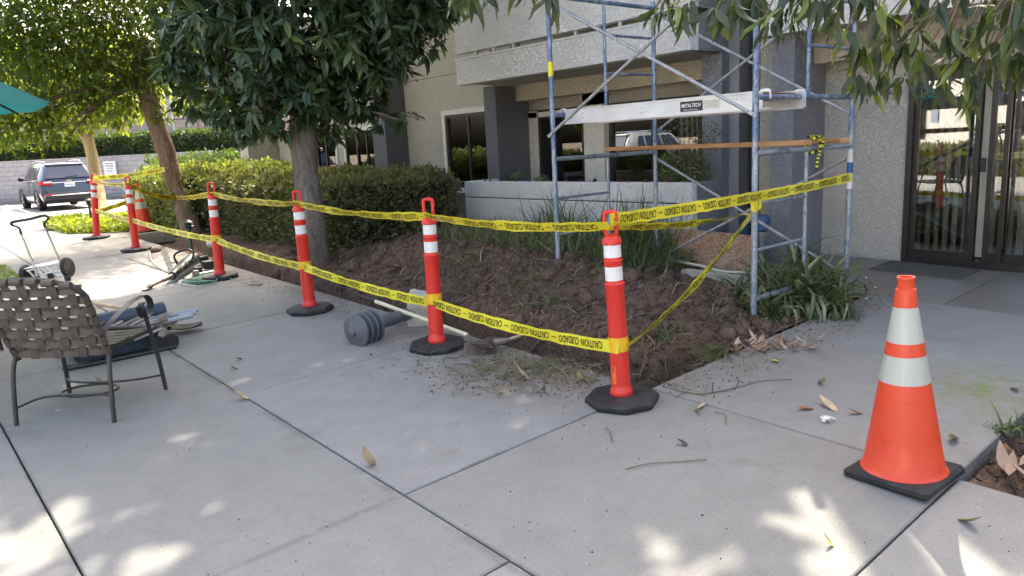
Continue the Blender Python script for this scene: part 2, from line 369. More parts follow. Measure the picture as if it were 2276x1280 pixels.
GREYMET = plain('grey_metal_lamp', (.115, .125, .14), .5, .2, bump=.15, var=.2); GREENMET = plain('dark_green_metal', (.035, .05, .045), .55, .1)
BRICKC = plain('concrete_footing', (.46, .42, .36), .95, var=.3, bump=.8)
CARP = plain('slate_blue_car_paint', (.045, .058, .085), .22, .35, var=.03, Coat_Weight=1.0); CARG = plain('car_glass', (.025, .03, .05), .06, 0, spec=.8)
CARW = plain('silver_car_paint', (.30, .30, .31), .25, .0, var=.02, Coat_Weight=1.0)
REDL = plain('red_lens', (.55, .015, .02), .15); CHROME = plain('chrome', (.75, .75, .76), .15, .9); TYRE = plain('tyre', (.018, .018, .018), .8); RIM = plain('alloy', (.5, .5, .52), .3, .7)
BLUEPL = plain('blue_plastic', (.03, .09, .22), .4); BLUETP = plain('blue_tape', (.02, .10, .30), .5)
GREENPL = plain('green_cord', (.05, .22, .13), .5); TUBM = plain('dark_blue_grey_plastic', (.035, .05, .065), .42, var=.2); STEEL = plain('dirty_steel', (.22, .20, .18), .45, .5, var=.35)
BLINDM = plain('blind_vinyl', (.72, .70, .62), .6, var=.05); ROOMW = plain('room_wall', (.30, .26, .20), .9); CARPET = plain('room_carpet', (.16, .13, .10), .95)
def glass(name, tint, base):
    b = NB(name); t = b.n('ShaderNodeBsdfTransparent'); t.inputs[0].default_value = (*tint, 1)
    g = b.n('ShaderNodeBsdfGlossy'); g.inputs['Roughness'].default_value = 0.0; g.inputs['Color'].default_value = (.9, .92, .92, 1)
    fr = b.n('ShaderNodeFresnel'); fr.inputs[0].default_value = 1.5; a = b.n('ShaderNodeMath', operation='ADD'); a.inputs[1].default_value = base; b.L(fr.outputs[0], a.inputs[0])
    mx = b.n('ShaderNodeMixShader'); b.L(a.outputs[0], mx.inputs[0]); b.L(t.outputs[0], mx.inputs[1]); b.L(g.outputs[0], mx.inputs[2]); b.L(mx.outputs[0], b.out.inputs[0]); return b.m
GLASS = glass('window_glass', (.78, .79, .77), .14)

# ------------------------------------------------------------------ text
_tcache = {}
def textmesh(s, italic=0):
    if (s, italic) in _tcache: return _tcache[(s, italic)]
    cu = bpy.data.curves.new('t', 'FONT'); cu.body = s; cu.size = 1.0; cu.resolution_u = 2; cu.shear = italic; cu.offset = .018
    ob = bpy.data.objects.new('t', cu); COL.objects.link(ob); dg = bpy.context.evaluated_depsgraph_get(); me = ob.evaluated_get(dg).to_mesh()
    V = np.array([v.co[:] for v in me.vertices]).reshape(-1, 3); Fs = [tuple(p.vertices) for p in me.polygons]
    ob.evaluated_get(dg).to_mesh_clear(); bpy.data.objects.remove(ob); bpy.data.curves.remove(cu)
    V[:, :2] -= V[:, :2].min(0); _tcache[(s, italic)] = (V, Fs); return V, Fs
def text_on(name, s, org, ux, uy, wid, hei, mat, parent, italic=0, off=.0015):
    V, Fs = textmesh(s, italic); W = V[:, 0].max(); H = max(V[:, 1].max(), .3)
    org, ux, uy = map(np.array, (org, ux, uy)); nrm = np.cross(ux, uy)
    P = [org + ux * (v[0] / W * wid) + uy * (v[1] / H * hei) + nrm * off for v in V]
    return mk(name, P, Fs, mat, parent)

# ------------------------------------------------------------------ leaf machinery
def leaf_tmpl(L=1.0, W=.3, bend=.25, fold=.12, n=4):
    V = []; 
    for i in range(n + 1):
        t = i / n; wd = W * .5 * math.sin(math.pi * min(1, (t * .93 + .05)) ** .85) if 0 < i < n else (.03 * W if i == 0 else 0)
        y = L * t; z = -bend * L * t * t
        V += [(-wd, y, z + fold * wd * 2), (0, y, z), (wd, y, z + fold * wd * 2)]
    Fq = []
    for i in range(n):
        a = i * 3; Fq += [(a, a+1, a+4, a+3), (a+1, a+2, a+5, a+4)]
    return np.array(V), np.array(Fq)
def blade_tmpl(n=4, W=.03, bend=.5):
    V = []
    for i in range(n + 1):
        t = i / n; a = bend * t * 1.6; wd = W * .5 * (1 - t ** 2.2) + .001
        y = math.sin(a) / 1.6 / max(bend, .01) if bend > .01 else 0; z = t if bend < .01 else (math.sin(a) / (1.6 * bend))
        yy = (1 - math.cos(a)) / (1.6 * bend) if bend > .01 else 0
        V += [(-wd, yy, z), (wd, yy, z)]
    return np.array(V), np.array([(2*i, 2*i+1, 2*i+3, 2*i+2) for i in range(n)])
def frames(dirs, ups):
    y = dirs / (np.linalg.norm(dirs, axis=1, keepdims=True) + 1e-9)
    x = np.cross(y, ups); x /= (np.linalg.norm(x, axis=1, keepdims=True) + 1e-9); z = np.cross(x, y)
    return np.stack([x, y, z], axis=2)           # columns
def scatter(tm, pos, rot, size, wscale=None):
    V, Fq = tm; N = len(pos); T = V[None] * np.asarray(size)[:, None, None]
    if wscale is not None: T = T * np.stack([wscale, np.ones(N), np.ones(N)], 1)[:, None, :]
    P = np.einsum('nij,nkj->nki', rot, T) + pos[:, None, :]
    Fa = Fq[None] + (np.arange(N) * len(V))[:, None, None]
    return P.reshape(-1, 3), Fa.reshape(-1, Fq.shape[1])
def warp(tm, tw, wav, side):
    V = tm[0].copy(); y = V[:, 1].copy(); a = tw * y; x, z = V[:, 0].copy(), V[:, 2].copy()
    V[:, 0] = x * np.cos(a) - z * np.sin(a) + side * y * y; V[:, 2] = x * np.sin(a) + z * np.cos(a) + wav * np.sin(y * 11) * np.abs(x) * 2.5; return V, tm[1]
def unit(N):
    v = rng.normal(size=(N, 3)); return v / np.linalg.norm(v, axis=1, keepdims=True)
TM_LEAF = leaf_tmpl(1, .30, .28, .14); TM_OVAL = leaf_tmpl(1, .52, .15, .12, 3); TM_TINY = (np.array([(-.3, .1, 0), (0, 0, 0), (.3, .1, 0), (.33, .65, .03), (0, 1, -.04), (-.33, .65, .03)]), np.array([(0, 1, 4, 5), (1, 2, 3, 4)]))
def whorl_leaves(cent, out, per=9, size=.22, droop=.55, spread=1.0):
    """rosettes of long leaves: cent (N,3), out (N,3) shoot directions"""
    N = len(cent); pos = []; dr = []; upv = []; sz = []
    for k in range(per):
        a = rng.uniform(0, 2*math.pi, N)
        t = np.cross(out, np.array([0.13, .2, 1.0])); t /= np.linalg.norm(t, axis=1, keepdims=True) + 1e-9; s_ = np.cross(out, t)
        rad = t * np.cos(a)[:, None] + s_ * np.sin(a)[:, None]
        d = out * rng.uniform(.15, .7, (N, 1)) + rad * spread + np.array([0, 0, -1.0]) * droop * rng.uniform(.5, 1.5, (N, 1))
        pos.append(cent - out * rng.uniform(0, .35, (N, 1)) * size + rad * .01); dr.append(d); upv.append(out * .6 + np.array([0, 0, .9]) + unit(N) * .35); sz.append(size * rng.uniform(.65, 1.15, N))
    return np.concatenate(pos), frames(np.concatenate(dr), np.concatenate(upv)), np.concatenate(sz)
def leaf_parts(parent, pos, rot, sz, tm, mat, name='leaf', nmax=300, score=None, tms=None):
    """the nearest leaves are objects sharing one mesh; the rest one mass"""
    if score is None: score = np.linalg.norm(pos - CAMP, axis=1)
    order = np.argsort(score); a, b_ = order[:nmax], order[nmax:]
    if len(a):
        mes = []
        for tq in (tms or [tm]):
            me = bpy.data.meshes.new(name); me.from_pydata(tq[0].tolist(), [], [tuple(int(i) for i in f) for f in tq[1]]); me.materials.append(mat)
            me.polygons.foreach_set('use_smooth', [True] * len(me.polygons)); mes.append(me)
        base = np.array(wloc(parent))
        for i in a:
            o = bpy.data.objects.new(name, mes[int(i) % len(mes)]); COL.objects.link(o); o.parent = parent
            m_ = Matrix([[*(rot[i][r_] * sz[i]), pos[i][r_] - base[r_]] for r_ in range(3)] + [[0, 0, 0, 1]])
            o.matrix_local = m_
    if len(b_):
        tl = tms or [tm]; VV, FF, off = [], [], 0
        for j, tq in enumerate(tl):
            q = b_[b_ % len(tl) == j]
            if len(q): V, Fq = scatter(tq, pos[q], rot[q], sz[q]); VV.append(V); FF.append(Fq + off); off += len(V)
        o = fastmesh('foliage', np.concatenate(VV), np.concatenate(FF), mat, parent, True); o['kind'] = 'stuff'
def in_view(pos, m=60):
    v = pos - CAMP; z = v @ fwd; zz = np.where(z > .1, z, .1); x = CX + F * (v @ rt) / zz; y = CY - F * (v @ up) / zz
    return (z > .1) & (x > -m) & (x < 2276 + m) & (y > -m) & (y < 1280 + m), x, y
def limb(path, r, n=9, jit=.012):
    P = bez(path, 6); k = len(P); rr = np.interp(np.linspace(0, 1, k), np.linspace(0, 1, len(r)), r)
    P = [p + np.array([random.uniform(-1, 1), random.uniform(-1, 1), 0]) * jit for p in P]
    return P, list(rr)

# ================================================================== SETTING
xs = [-400,-120,-50,-20,-10,-5,0,3,6,9,14,30,80,200,400]; ys = [-400,-120,-40,-10,-4,0,4,8,12,15,17,19,21,24,30,40,80,200,400]
def gz(x, y):
    if y < 17: return G(min(max(x, -6), 9), max(y, -6)) - .60
    return LOT(min(max(x, -6), 9), y) - .3
V = [(x, y, gz(x, y)) for y in ys for x in xs]; n_ = len(xs)
tag(mk('ground', V, [(j*n_+i, j*n_+i+1, (j+1)*n_+i+1, (j+1)*n_+i) for j in range(len(ys)-1) for i in range(n_-1)], EARTH), kind='structure')
lot = MB().grid(lambda u, v: (-60 + 130*u, 16.6 + 60*v**1.6, LOT(min(max(-60 + 130*u, -6), 8), 16.6 + 60*v**1.6) - .012), 60, 40)
tag(lot.build('parking_lot', ASPH, None, 30), kind='structure')

pave = tag(bpy.data.objects.new('pavement', None), kind='structure'); COL.objects.link(pave)
def slab(x0, x1, y0, y1, mat=CONC, dz=0.0, name='slab'):
    g = .005; x0 += g; x1 -= g; y0 += g; y1 -= g; c = .006
    q = [(x0,y0),(x1,y0),(x1,y1),(x0,y1)]; qi = [(x0+c,y0+c),(x1-c,y0+c),(x1-c,y1-c),(x0+c,y1-c)]
    V = [(x, y, G(x, y) - .11) for x, y in q] + [(x, y, G(x, y) - .006 + dz) for x, y in q] + [(x, y, G(x, y) + dz) for x, y in qi]
    Fs = [(3,2,1,0)] + [(i, (i+1)%4, 4+(i+1)%4, 4+i) for i in range(4)] + [(4+i, 4+(i+1)%4, 8+(i+1)%4, 8+i) for i in range(4)] + [(8,9,10,11)]
    return mk(name, V, Fs, mat, pave)
def cells(xr, yl, mat=CONC):
    for a, b_ in zip(yl, yl[1:]): slab(xr[0], xr[1], a, b_, mat, random.uniform(-.0015, .0015))
cells((1.66, 3.46), [-1.3, 1.07, 2.79, 4.72, 6.63, 8.55, 10.4, 12.3, 14.4])
cells((.41, 1.66), [-1.3, 2.04, 6.45, 8.5, 10.5, 12.7, 15.0, 17.0]); cells((-1.3, .41), [-1.3, 2.04, 6.45, 8.5, 11.1])
cells((-3.1, -1.3), [-1.3, 2.04, 6.45, 8.5, 11.1]); cells((-5.5, -3.1), [-1.3, 2.04, 6.45, 8.5, 11.1]); cells((-9.3, -5.5), [-4.5, -1.3, 2.04, 6.45, 8.5, 11.1])  # outermost columns added out of view to bounce light onto the facade
for a, b_ in ((-1.6, .41), (-4, -1.6), (-7, -4)): slab(a, b_, 13.0, 15.0); slab(a, b_, 15.0, 17.0)
cells((3.46, 4.96), [1.08, 2.79]); cells((4.96, 6.44), [1.08, 2.79]); cells((3.46, 5.6), [14.3, 14.6])
slab(1.66, 3.6, 14.4, 17.0); slab(3.6, 5.9, 14.6, 17.0); slab(4.96, 6.44, -3.4, -1.2)
cells((6.44, 7.97), [-1.4, .1, 2.18, 4.6], CONC_P)
mb = MB()   # ribbed warning strip at the far left of the walk
for k in range(26): y = 11.35 + .062*k; mb.box((-1.5, y, G(-.4, y) + .0), (.35, y + .034, G(-.4, y) + .03))
# tactile strip sits beyond the lawn
mb = MB()
for k in range(22): y = 13.05 + .07*k; mb.add([(-1.6, y, G(-1.6, y)+.003), (1.0, y, G(1.0, y)+.003), (1.0, y+.035, G(1.0, y)+.012), (-1.6, y+.035, G(-1.6, y)+.012)], [(0,1,2,3)])
mb.build('warning_strip', plain('ribbed_strip', (.36, .33, .33), .7), pave)
# parking lines
mb = MB()
for a, b_ in (((12, 456), (80, 477)), ((-60, 452), (5, 476)), ((-140, 452), (-90, 480))):
    p, q = pZ(*a, .2), pZ(*b_, .2); d = q - p; d /= np.linalg.norm(d[:2]); nx = np.array([-d[1], d[0], 0]) * .06
    pts = [p - nx, q - nx, q + nx, p + nx]; mb.add([(v[0], v[1], LOT(v[0], v[1]) + .006) for v in pts], [(0, 1, 2, 3)])
tag(mb.build('parking_lines', PAINTW), kind='structure')

# dug planting bed ---------------------------------------------------
def H(x, y):
    e, ey = x - 3.46, y - 2.8
    amp = 1.0 if y < 7 else max(.35, 1 - (y - 7) * .2)
    tr = -.40 if y < 8 else -.40 + min(.26, (y - 8) * .08)
    def prof(d, floor=.40):
        return float(np.interp(d, [0, floor, floor + .07, floor + .5, 1.35, 2.0, 2.9, 3.6], [tr, tr * .92, .03, .15 * amp, .28 * amp, .22 * amp, .06, .02]))
    h = prof(e + .06 * math.sin(y * 3.1) * (e > .1))
    if ey < 1.6:
        k = min(1, max(0, (x - 4.0) / .5))
        h2 = (1 - k) * prof(ey, .30) + k * float(np.interp(ey, [0, .25, .6, 1.0, 1.6], [0, .09, .20, .27, .28]))
        h = min(h, h2)
    if y > 13.2: h = min(h, float(np.interp(y, [13.2, 13.8], [h, -.14])))
    if x > 4.9 and y < 5.0: h *= max(.15, 1 - (x - 4.9) * 1.6)
    if x > 6.0 and y < 4.9: h = min(h, .0)
    if x > 6.35 and y < 4.75: h = -.2
    return h
def HF(x, y, fine=1):
    n = mnoise.fractal(Vector((x * 1.7, y * 1.7, 3.1)), .8, 2.1, 3) * .07
    if fine:
        k_ = min(1, max(.12, .5 + 1.6 * mnoise.noise(Vector((x * 1.3, y * 1.3, 9.2)))))
        n += mnoise.fractal(Vector((x * 7, y * 7, 7.7)), .7, 2.2, 5) * (.016 + .03 * k_) + abs(mnoise.noise(Vector((x * 21, y * 21, 1.5)))) * .026 * k_
    e = min(x - 3.46, max(0, y - 2.8) + .02)
    return G(x, y) + H(x, y) + n * min(1, max(.15, e * 4))
gxs = np.concatenate([np.arange(3.463, 5.4, .024), np.arange(5.4, 8.15, .06)]); gys = np.concatenate([np.arange(2.803, 7.5, .028), np.arange(7.5, 14.3, .06)])
V = np.array([(x, y, HF(x, y)) for y in gys for x in gxs], np.float32); nx_, ny_ = len(gxs), len(gys)
ii, jj = np.meshgrid(np.arange(nx_ - 1), np.arange(ny_ - 1)); a = (jj * nx_ + ii).ravel()
bed = fastmesh('dirt_bed', V, np.stack([a, a + 1, a + nx_ + 1, a + nx_], 1), SOIL, None, True); tag(bed, kind='structure')
def ico(sub=1):
    import bmesh
    bm = bmesh.new(); bmesh.ops.create_icosphere(bm, subdivisions=sub, radius=1); V = np.array([v.co[:] for v in bm.verts]); Fq = np.array([[v.index for v in f.verts] for f in bm.faces]); bm.free(); return V, Fq
ICO1 = ico(1); ICO2 = ico(2)
def lumps(n, sampler, smin, smax, tm=ICO1):
    allV, allF = [], []; off = 0
    pos = np.array([sampler() for _ in range(n)]); sz = smin + (smax - smin) * rng.random(n) ** 3.2
    V0, F0 = tm; D = 1 + rng.normal(0, .16, (n, len(V0)))
    A = unit(n); B = unit(n); rot = frames(A, B)
    st = rng.uniform(.6, 1.2, (n, 1, 3)); P = V0[None] * D[:, :, None] * st * sz[:, None, None]
    P = np.einsum('nij,nkj->nki', rot, P) + pos[:, None, :]
    return P.reshape(-1, 3), (F0[None] + (np.arange(n) * len(V0))[:, None, None]).reshape(-1, 3)
def s_bed():
    while True:
        x = 3.5 + 2.6 * random.random() ** 1.1; y = 2.85 + 6.5 * random.random() ** 1.3
        if x > 5.9 and y < 4.9: continue
        return (x, y, HF(x, y) + .004)
V, Fq = lumps(11000, s_bed, .004, .034); o = fastmesh('dirt_clods', V, Fq, SOIL); tag(o, kind='stuff')
V, Fq = lumps(900, s_bed, .010, .095, ICO2); o = fastmesh('dirt_clods', V, Fq, SOIL); tag(o, kind='stuff')
# roots hanging from cut edge, and dug-up straw
mb = MB()
for k in range(420):
    y = 2.95 + 6 * random.random() ** 1.4; x = 3.46 + random.uniform(.28, .62); z = HF(x, y, 0) + .03; p = np.array([x, y, z]); L_ = random.uniform(.05, .2)
    d = np.array([random.uniform(-.9, -.1), random.uniform(-.8, .8), random.uniform(-.9, .25)]); q = p + d * L_ * .5; r2 = q + (d + np.array([random.uniform(-.5, .3), random.uniform(-.6, .6), -.7])) * L_ * .5
    mb.tube([p, q, r2], [.0035, .0028, .0015], 4, False)
tag(mb.build('root_tangle', ROOT), kind='stuff')

# ================================================================== BUILDING
bld = thing('apartment_building', 'beige and white stucco building with grey pillars behind the dug bed', 'building', (8.0, 5.0, .2))
B = lambda n, a, b_, m, ch=0: box(n, a, b_, m, bld, ch)
ZB, ZT = -.15, 6.4
YR, YL0 = YX(1536, 7.0, 406), YX(1031, 7.0, 402)
DY1 = float(pX(2000, 580, 8.0)[1]) - .02; DZ0, DZ1 = .275, 2.20; DY0 = DY1 - 2.75
# right-hand wall with sliding door opening
B('wall', (8.0, DY1, ZB), (8.25, YX(1688, 7.46, 330), ZT), ST_WALL); B('wall', (8.0, -6, ZB), (8.25, DY0, ZT), ST_WALL)
B('wall', (8.0, DY0, DZ1), (8.25, DY1, ZT), ST_WALL); B('door_sill', (7.975, DY0, ZB), (8.25, DY1, DZ0 - .02), TRIMG)
# pillar by the porch and light return beside it
ya, yb = YX(1762, 7.33, 330), YX(1713, 7.33, 330)
B('pillar', (7.33, ya, ZB), (7.997, yb, 2.61), ST_GREYL)
B('wall', (7.46, yb + .002, ZB), (8.0, YX(1688, 7.46, 330), ZT), ST_COL)
B('beam', (7.72, 2.75, 2.33), (7.997, ya - .002, 2.61), ST_TAN)
B('balcony', (7.2, -5, 2.612), (7.997, YX(1688, 7.2, 82), 2.80), ST_WALL); B('balcony_wall', (7.197, -5, 2.615), (7.33, YX(1688, 7.2, 82) - .003, 4.3), ST_WHITE)
# dark shaft with pipe
B('shaft_wall', (8.55, 4.2, ZB), (8.7, 5.6, ZT), DARK)  # back wall near-black in colour, standing in for the shaft's deep shade
yt0, yt1 = YX(1642, 7.75, 330), YX(1604, 7.75, 330)
B('corner_trim', (7.75, yt0, ZB), (7.95, yt1 + .05, ZT), TRIMG); B('corner_trim', (7.70, yt1 - .025, ZB), (7.748, yt1 + .05, ZT), TRIMG)
# patio bay
yA2 = YX(1561, 7.6, 380)
B('pillar', (7.6, YR + .003, ZB), (8.3, yA2, 2.565), ST_GREYL)
yA1a, yA1b = YX(1107, 7.6, 330), YX(1083, 7.6, 360)
B('pillar', (7.6, yA1a, ZB), (8.3, yA1b, 2.565), ST_GREY)
B('wall', (8.2, yA1b, ZB), (8.5, 9.85, ZT), ST_TAN)
B('beam', (8.02, yA2, 2.33), (8.2, yA1a, 2.565), ST_TAN)
# recess wall with door and window openings
X = 8.3
yd = [YX(v, X) for v in (1186, 1202, 1300, 1345, 1357, 1561)]
B('wall', (X, yd[3], ZB), (X + .2, yd[2], 2.57), TRIM) ; B('wall', (X, yd[4], ZB), (X + .2, yd[3], 2.57), ST_COL)
B('wall', (X, YR, 2.17), (X + .2, yA1a, 2.57), ST_COL); B('wall', (X, YR, ZB), (X + .2, yd[4], .62), ST_TAN)
B('door_casing', (X - .03, yd[1], .3), (X, yd[0] + .1, 2.16), TRIM); B('door_casing', (X - .03, yd[3], 2.06), (X, yd[0] + .1, 2.14), TRIM)
def window(parent, X, y0, y1, z0, z1, panes=2, casing=None, blinds=False, fw=.045, face=BRONZE, blind_span=None):
    wn = MB(); d = .05
    for a, b_ in (((y0, z0), (y1, z0 + fw)), ((y0, z1 - fw), (y1, z1)), ((y0, z0 + fw), (y0 + fw, z1 - fw)), ((y1 - fw, z0 + fw), (y1, z1 - fw))):
        wn.box((X - .012, a[0], a[1]), (X + d, b_[0], b_[1]))
    w_ = wn.build('window', face, parent); pw = (y1 - y0 - 2 * fw) / panes
    for k in range(panes):
        a = y0 + fw + k * pw
        if k: MB().box((X - .010 + .001*k, a - fw * .5, z0 + fw), (X + d - .002, a + fw * .5, z1 - fw)).build('mullion', face, w_)
        MB().box((X + .012 + .012 * (k % 2), a, z0 + fw), (X + .017 + .012 * (k % 2), a + pw, z1 - fw)).build('pane', GLASS, w_)
    if casing:
        c = casing; 
        for a, b_ in (((y0 - c, z0 - c), (y1 + c, z0)), ((y0 - c, z1), (y1 + c, z1 + c)), ((y0 - c, z0), (y0, z1)), ((y1, z0), (y1 + c, z1))):
            MB().box((X - .03, a[0], a[1]), (X + .03, b_[0], b_[1])).build('casing', TRIM, w_)
    if blinds:
        ys_ = blind_span or (y0 + .05, y1 - .05); m_ = MB(); y = ys_[0]
        while y < ys_[1]: m_.obox((X + .14, y, (z0 + z1) / 2), (.018, .035, 0), (.001, -.0006, 0), (0, 0, (z1 - z0) / 2 - .05)); y += .085
        bb = m_.build('blind', BLINDM, w_)
    return w_
# french door glass (white framed) and window right of it
dr = window(bld, X, yd[2], yd[1], .42, 2.06, 1, None, True, .03, BRONZE, (YX(1232, X), YX(1204, X))); dr.name = 'door'
for z, py in ((1.03, 0), (.88, 0)):
    MB().lathe([(.028, 0), (.030, .012), (.022, .03), (.012, .034)], (X - .001, YX(1323, X), z + .04), 14, (-1, 0, 0)).build('knob', BLACKP, dr, 30)
window(bld, X, yd[5], yd[4], .62, 2.17, 2, None, True, .06, BRONZE, (YX(1561, X), YX(1492, X)))
B('ceiling', (7.15, YR + .15, 2.568), (8.3, YL0 - .15, 2.58), ST_WALL)
# balcony
B('balcony_band', (7.0, YR, 2.572), (7.15, YL0 + .02, 2.925), ST_WHITE); B('balcony_floor', (7.15, YR + .01, 2.585), (8.5, YL0 + .01, 2.9), ST_GREYL)
B('side_panel', (7.152, YR - .004, 2.57), (7.66, YR + .008, 2.93), ST_GREYL)
B('flashing', (6.992, YR - .01, 2.927), (7.16, YL0 + .03, 2.955), METALF)
B('parapet', (7.003, YR, 3.02), (7.15, YL0 + .01, 4.35), ST_WHITE); B('parapet_side', (7.152, YR - .002, 3.02), (7.9, YR + .12, 4.35), ST_GREYL)
mb = MB()
y = YR + .3
while y < YL0 - .1: B('slot_post', (7.05, y, 2.956), (7.09, y + .04, 3.02), TRIM); y += random.uniform(.3, .75)
B('wall', (8.3, YR, 2.6), (8.5, YL0, ZT), ST_TAN)
# planter wall
pl = [((7.0, YR, ZB), (7.12, YL0, .893)), ((7.0, YR, .905), (7.12, YL0, 1.14))]
for a, b_ in pl: B('planter_wall', a, b_, ST_WHITE, .012)
B('planter_joint', (7.014, YR + .02, .85), (7.10, YL0 - .02, .95), DARK)
for a, b_ in (((7.122, YR + .003, ZB), (7.598, YR + .12, .893)), ((7.122, YR + .003, .905), (7.598, YR + .12, 1.14))): B('planter_wall', a, b_, ST_GREYL)
B('planter_wall', (7.122, YL0 - .12, ZB), (8.19, YL0 - .003, 1.14), ST_WHITE)
B('planter_inner_wall', (7.42, YR + .15, ZB), (7.5, YL0 - .15, 1.08), ST_TAN); B('planter_soil', (7.12, YR + .12, .4), (7.42, YL0 - .12, 1.06), SOIL)
# window wall to the left
zc0, zc1 = .94, 2.235; wy0, wy1 = 9.9, YX(990, 8.2, 256)
B('wall', (8.2, wy0 - .1, ZB), (8.45, 12.5, zc0 - .09), ST_GREY); B('wall', (8.2, wy0 - .1, zc1), (8.45, 12.5, 2.93), ST_TAN); B('wall', (8.2, wy0 - .1, 2.94), (8.45, 12.5, ZT), ST_TAN)
B('wall', (8.205, wy1, zc0 - .09), (8.45, 12.5, zc1), ST_TAN); B('wall', (8.21, 9.8, 2.92), (8.4, 12.5, 2.95), DARK)
window(bld, 8.2, wy0, wy1, zc0, zc1, 2, .09, True, .05, BRONZE, (9.9, 10.35))
# grey pillar beyond
B('pillar', (7.7, 12.5, ZB), (8.2, YX(835, 7.7, 380), ZT), ST_GREY)
# far window wall
ZT = 4.4
X = 8.0; yend = 18.0; y1_ = YX(835, 7.7, 380)
W2 = [(YX(846, X, 380), YX(775, X, 380)), (YX(752, X, 380), YX(690, X, 380))]
B('wall', (X, y1_, ZB), (X + .25, yend, .85), ST_TAN); B('wall', (X, y1_, 2.1), (X + .25, yend, ZT), ST_TAN)
ed = [y1_, W2[0][0], W2[0][1], W2[1][0], W2[1][1], yend]
for i in (0, 2, 4):
    if ed[i+1] > ed[i]: B('wall', (X, ed[i], .85), (X + .25, ed[i+1], 2.1), ST_TAN)
for a, b_ in W2: window(bld, X, a, b_, .85, 2.1, 3, .08, True, .04)
# wing
B('wall', (7.2, 18.0, ZB), (9.5, 18.5, ZT), ST_COL)
# roof and interiors
B('roof', (7.9, 13.3, 4.4), (13.1, 18.6, 4.55), TRIMG); ZT = 6.4; B('end_wall', (8.25, 13.1, 4.4), (12.7, 13.3, 6.4), ST_TAN); B('roof', (7.1, -6.2, ZT), (13.1, 13.3, ZT + .2), TRIMG); B('rear_wall', (12.7, -6, ZB), (12.95, 18.4, 4.4), ST_WALL); B('end_wall', (9.5, 18.2, ZB), (12.7, 18.4, 4.4), ST_TAN)
B('room_wall', (12.4, -5.9, 0), (12.5, 17.9, 5.2), ROOMW); B('room_floor', (8.25, -5.9, .1), (12.4, 17.9, .26), CARPET); B('room_ceiling', (8.5, -5.9, 2.4), (12.4, 17.9, 2.5), ROOMW)
B('room_wall', (8.5, YR + .1, .26), (12.4, YR + .2, 2.4), ROOMW); B('room_wall', (8.5, 9.5, .26), (12.4, 9.6, 2.4), ROOMW)

# sliding patio door ---------------------------------------------------
dd = tag(MB().build('sliding_door', BRONZE, bld), None) if False else None
fr = MB(); f_ = .05
for a, b_ in (((DY0, DZ0 - .02), (DY1, DZ0 + .05)), ((DY0, DZ1 - .06), (DY1, DZ1)), ((DY1 - .055, DZ0 + .05), (DY1, DZ1 - .06)), ((DY0, DZ0 + .05), (DY0 + .055, DZ1 - .06))): fr.box((7.965, a[0], a[1]), (8.12, b_[0], b_[1]))
sdoor = fr.build('sliding_door', BRONZE, bld)
pys = [YX(v, 8.0, 400) for v in (2027, 2182, 2235, 2330)]
pan = [(DY1 - .055, YX(2172, 8.0), 8.02), (YX(2190, 8.0), YX(2190, 8.0) - .9, 8.06), (YX(2190, 8.0) - .9, DY0 + .05, 8.03)]
for k, (b_, a, x) in enumerate(pan):
    m_ = MB(); s_ = .045
    for p, q in (((a, DZ0 + .05), (b_, DZ0 + .13)), ((a, DZ1 - .14), (b_, DZ1 - .06)), ((a, DZ0 + .13), (a + s_, DZ1 - .14)), ((b_ - s_, DZ0 + .13), (b_, DZ1 - .14))): m_.box((x - .016, p[0], p[1]), (x + .016, q[0], q[1]))
    m_.build('door_panel', BRONZE, sdoor); MB().box((x - .003, a + s_, DZ0 + .13), (x + .003, b_ - s_, DZ1 - .14)).build('glass_pane', GLASS, sdoor)
a = YX(2232, 8.0); MB().box((8.0, a - .02, DZ0 + .05), (8.03, a + .02, DZ1 - .06)).build('screen_stile', BRONZE, sdoor)
a = YX(2184, 8.0); MB().box((7.985, a - .02, 1.18), (8.012, a + .028, 1.31), .006).build('pull_handle', BLACKP, sdoor)
a = YX(2022, 8.0); MB().box((7.98, a - .012, 1.22), (8.003, a + .012, 1.34), .004).build('latch', STEEL, sdoor)
MB().box((8.0, YX(2062, 8.0), 1.66), (8.004, YX(2077, 8.0), 1.78)).build('notice', PAINTW, sdoor)
y = YX(2040, 8.1); k = 0
vb = thing('vertical_blind', 'pale vertical blind slats hanging behind the sliding glass door', 'blind', (8.2, y, 2.1))
MB().box((8.17, DY0 + .05, 2.10), (8.23, DY1 - .05, 2.14)).build('rail', PAINTW, vb)
wide = random.Random(3)
while y > DY0 + .1:
    th = .75 + wide.uniform(-.2, .25) if k != 7 else 1.5
    mk('slat', [(8.2 - .04*math.cos(th), y - .045*math.sin(th), DZ0 + .06), (8.2 + .04*math.cos(th), y + .045*math.sin(th), DZ0 + .06), (8.2 + .04*math.cos(th), y + .045*math.sin(th), 2.10), (8.2 - .04*math.cos(th), y - .045*math.sin(th), 2.10),
        (8.203 - .04*math.cos(th), y - .045*math.sin(th), DZ0 + .06), (8.203 + .04*math.cos(th), y + .045*math.sin(th), DZ0 + .06), (8.203 + .04*math.cos(th), y + .045*math.sin(th), 2.10), (8.203 - .04*math.cos(th), y - .045*math.sin(th), 2.10)],
        [(0,1,2,3),(7,6,5,4),(0,4,5,1),(1,5,6,2),(2,6,7,3),(3,7,4,0)], BLINDM, vb); y -= .082 if k < 12 else .06; k += 1
# furniture glimpsed inside
t = thing('cabinet', 'brown wooden chest standing inside behind the sliding glass door', 'cabinet', (9.2, 2.3, .26))
WD = plain('dark_wood', (.11, .045, .025), .4); box('carcass', (8.95, 1.9, .3), (9.4, 2.75, .98), WD, t, .01)
for k in range(3): box('drawer', (8.93, 1.93, .35 + .2 * k), (8.955, 2.72, .52 + .2 * k), WD, t)
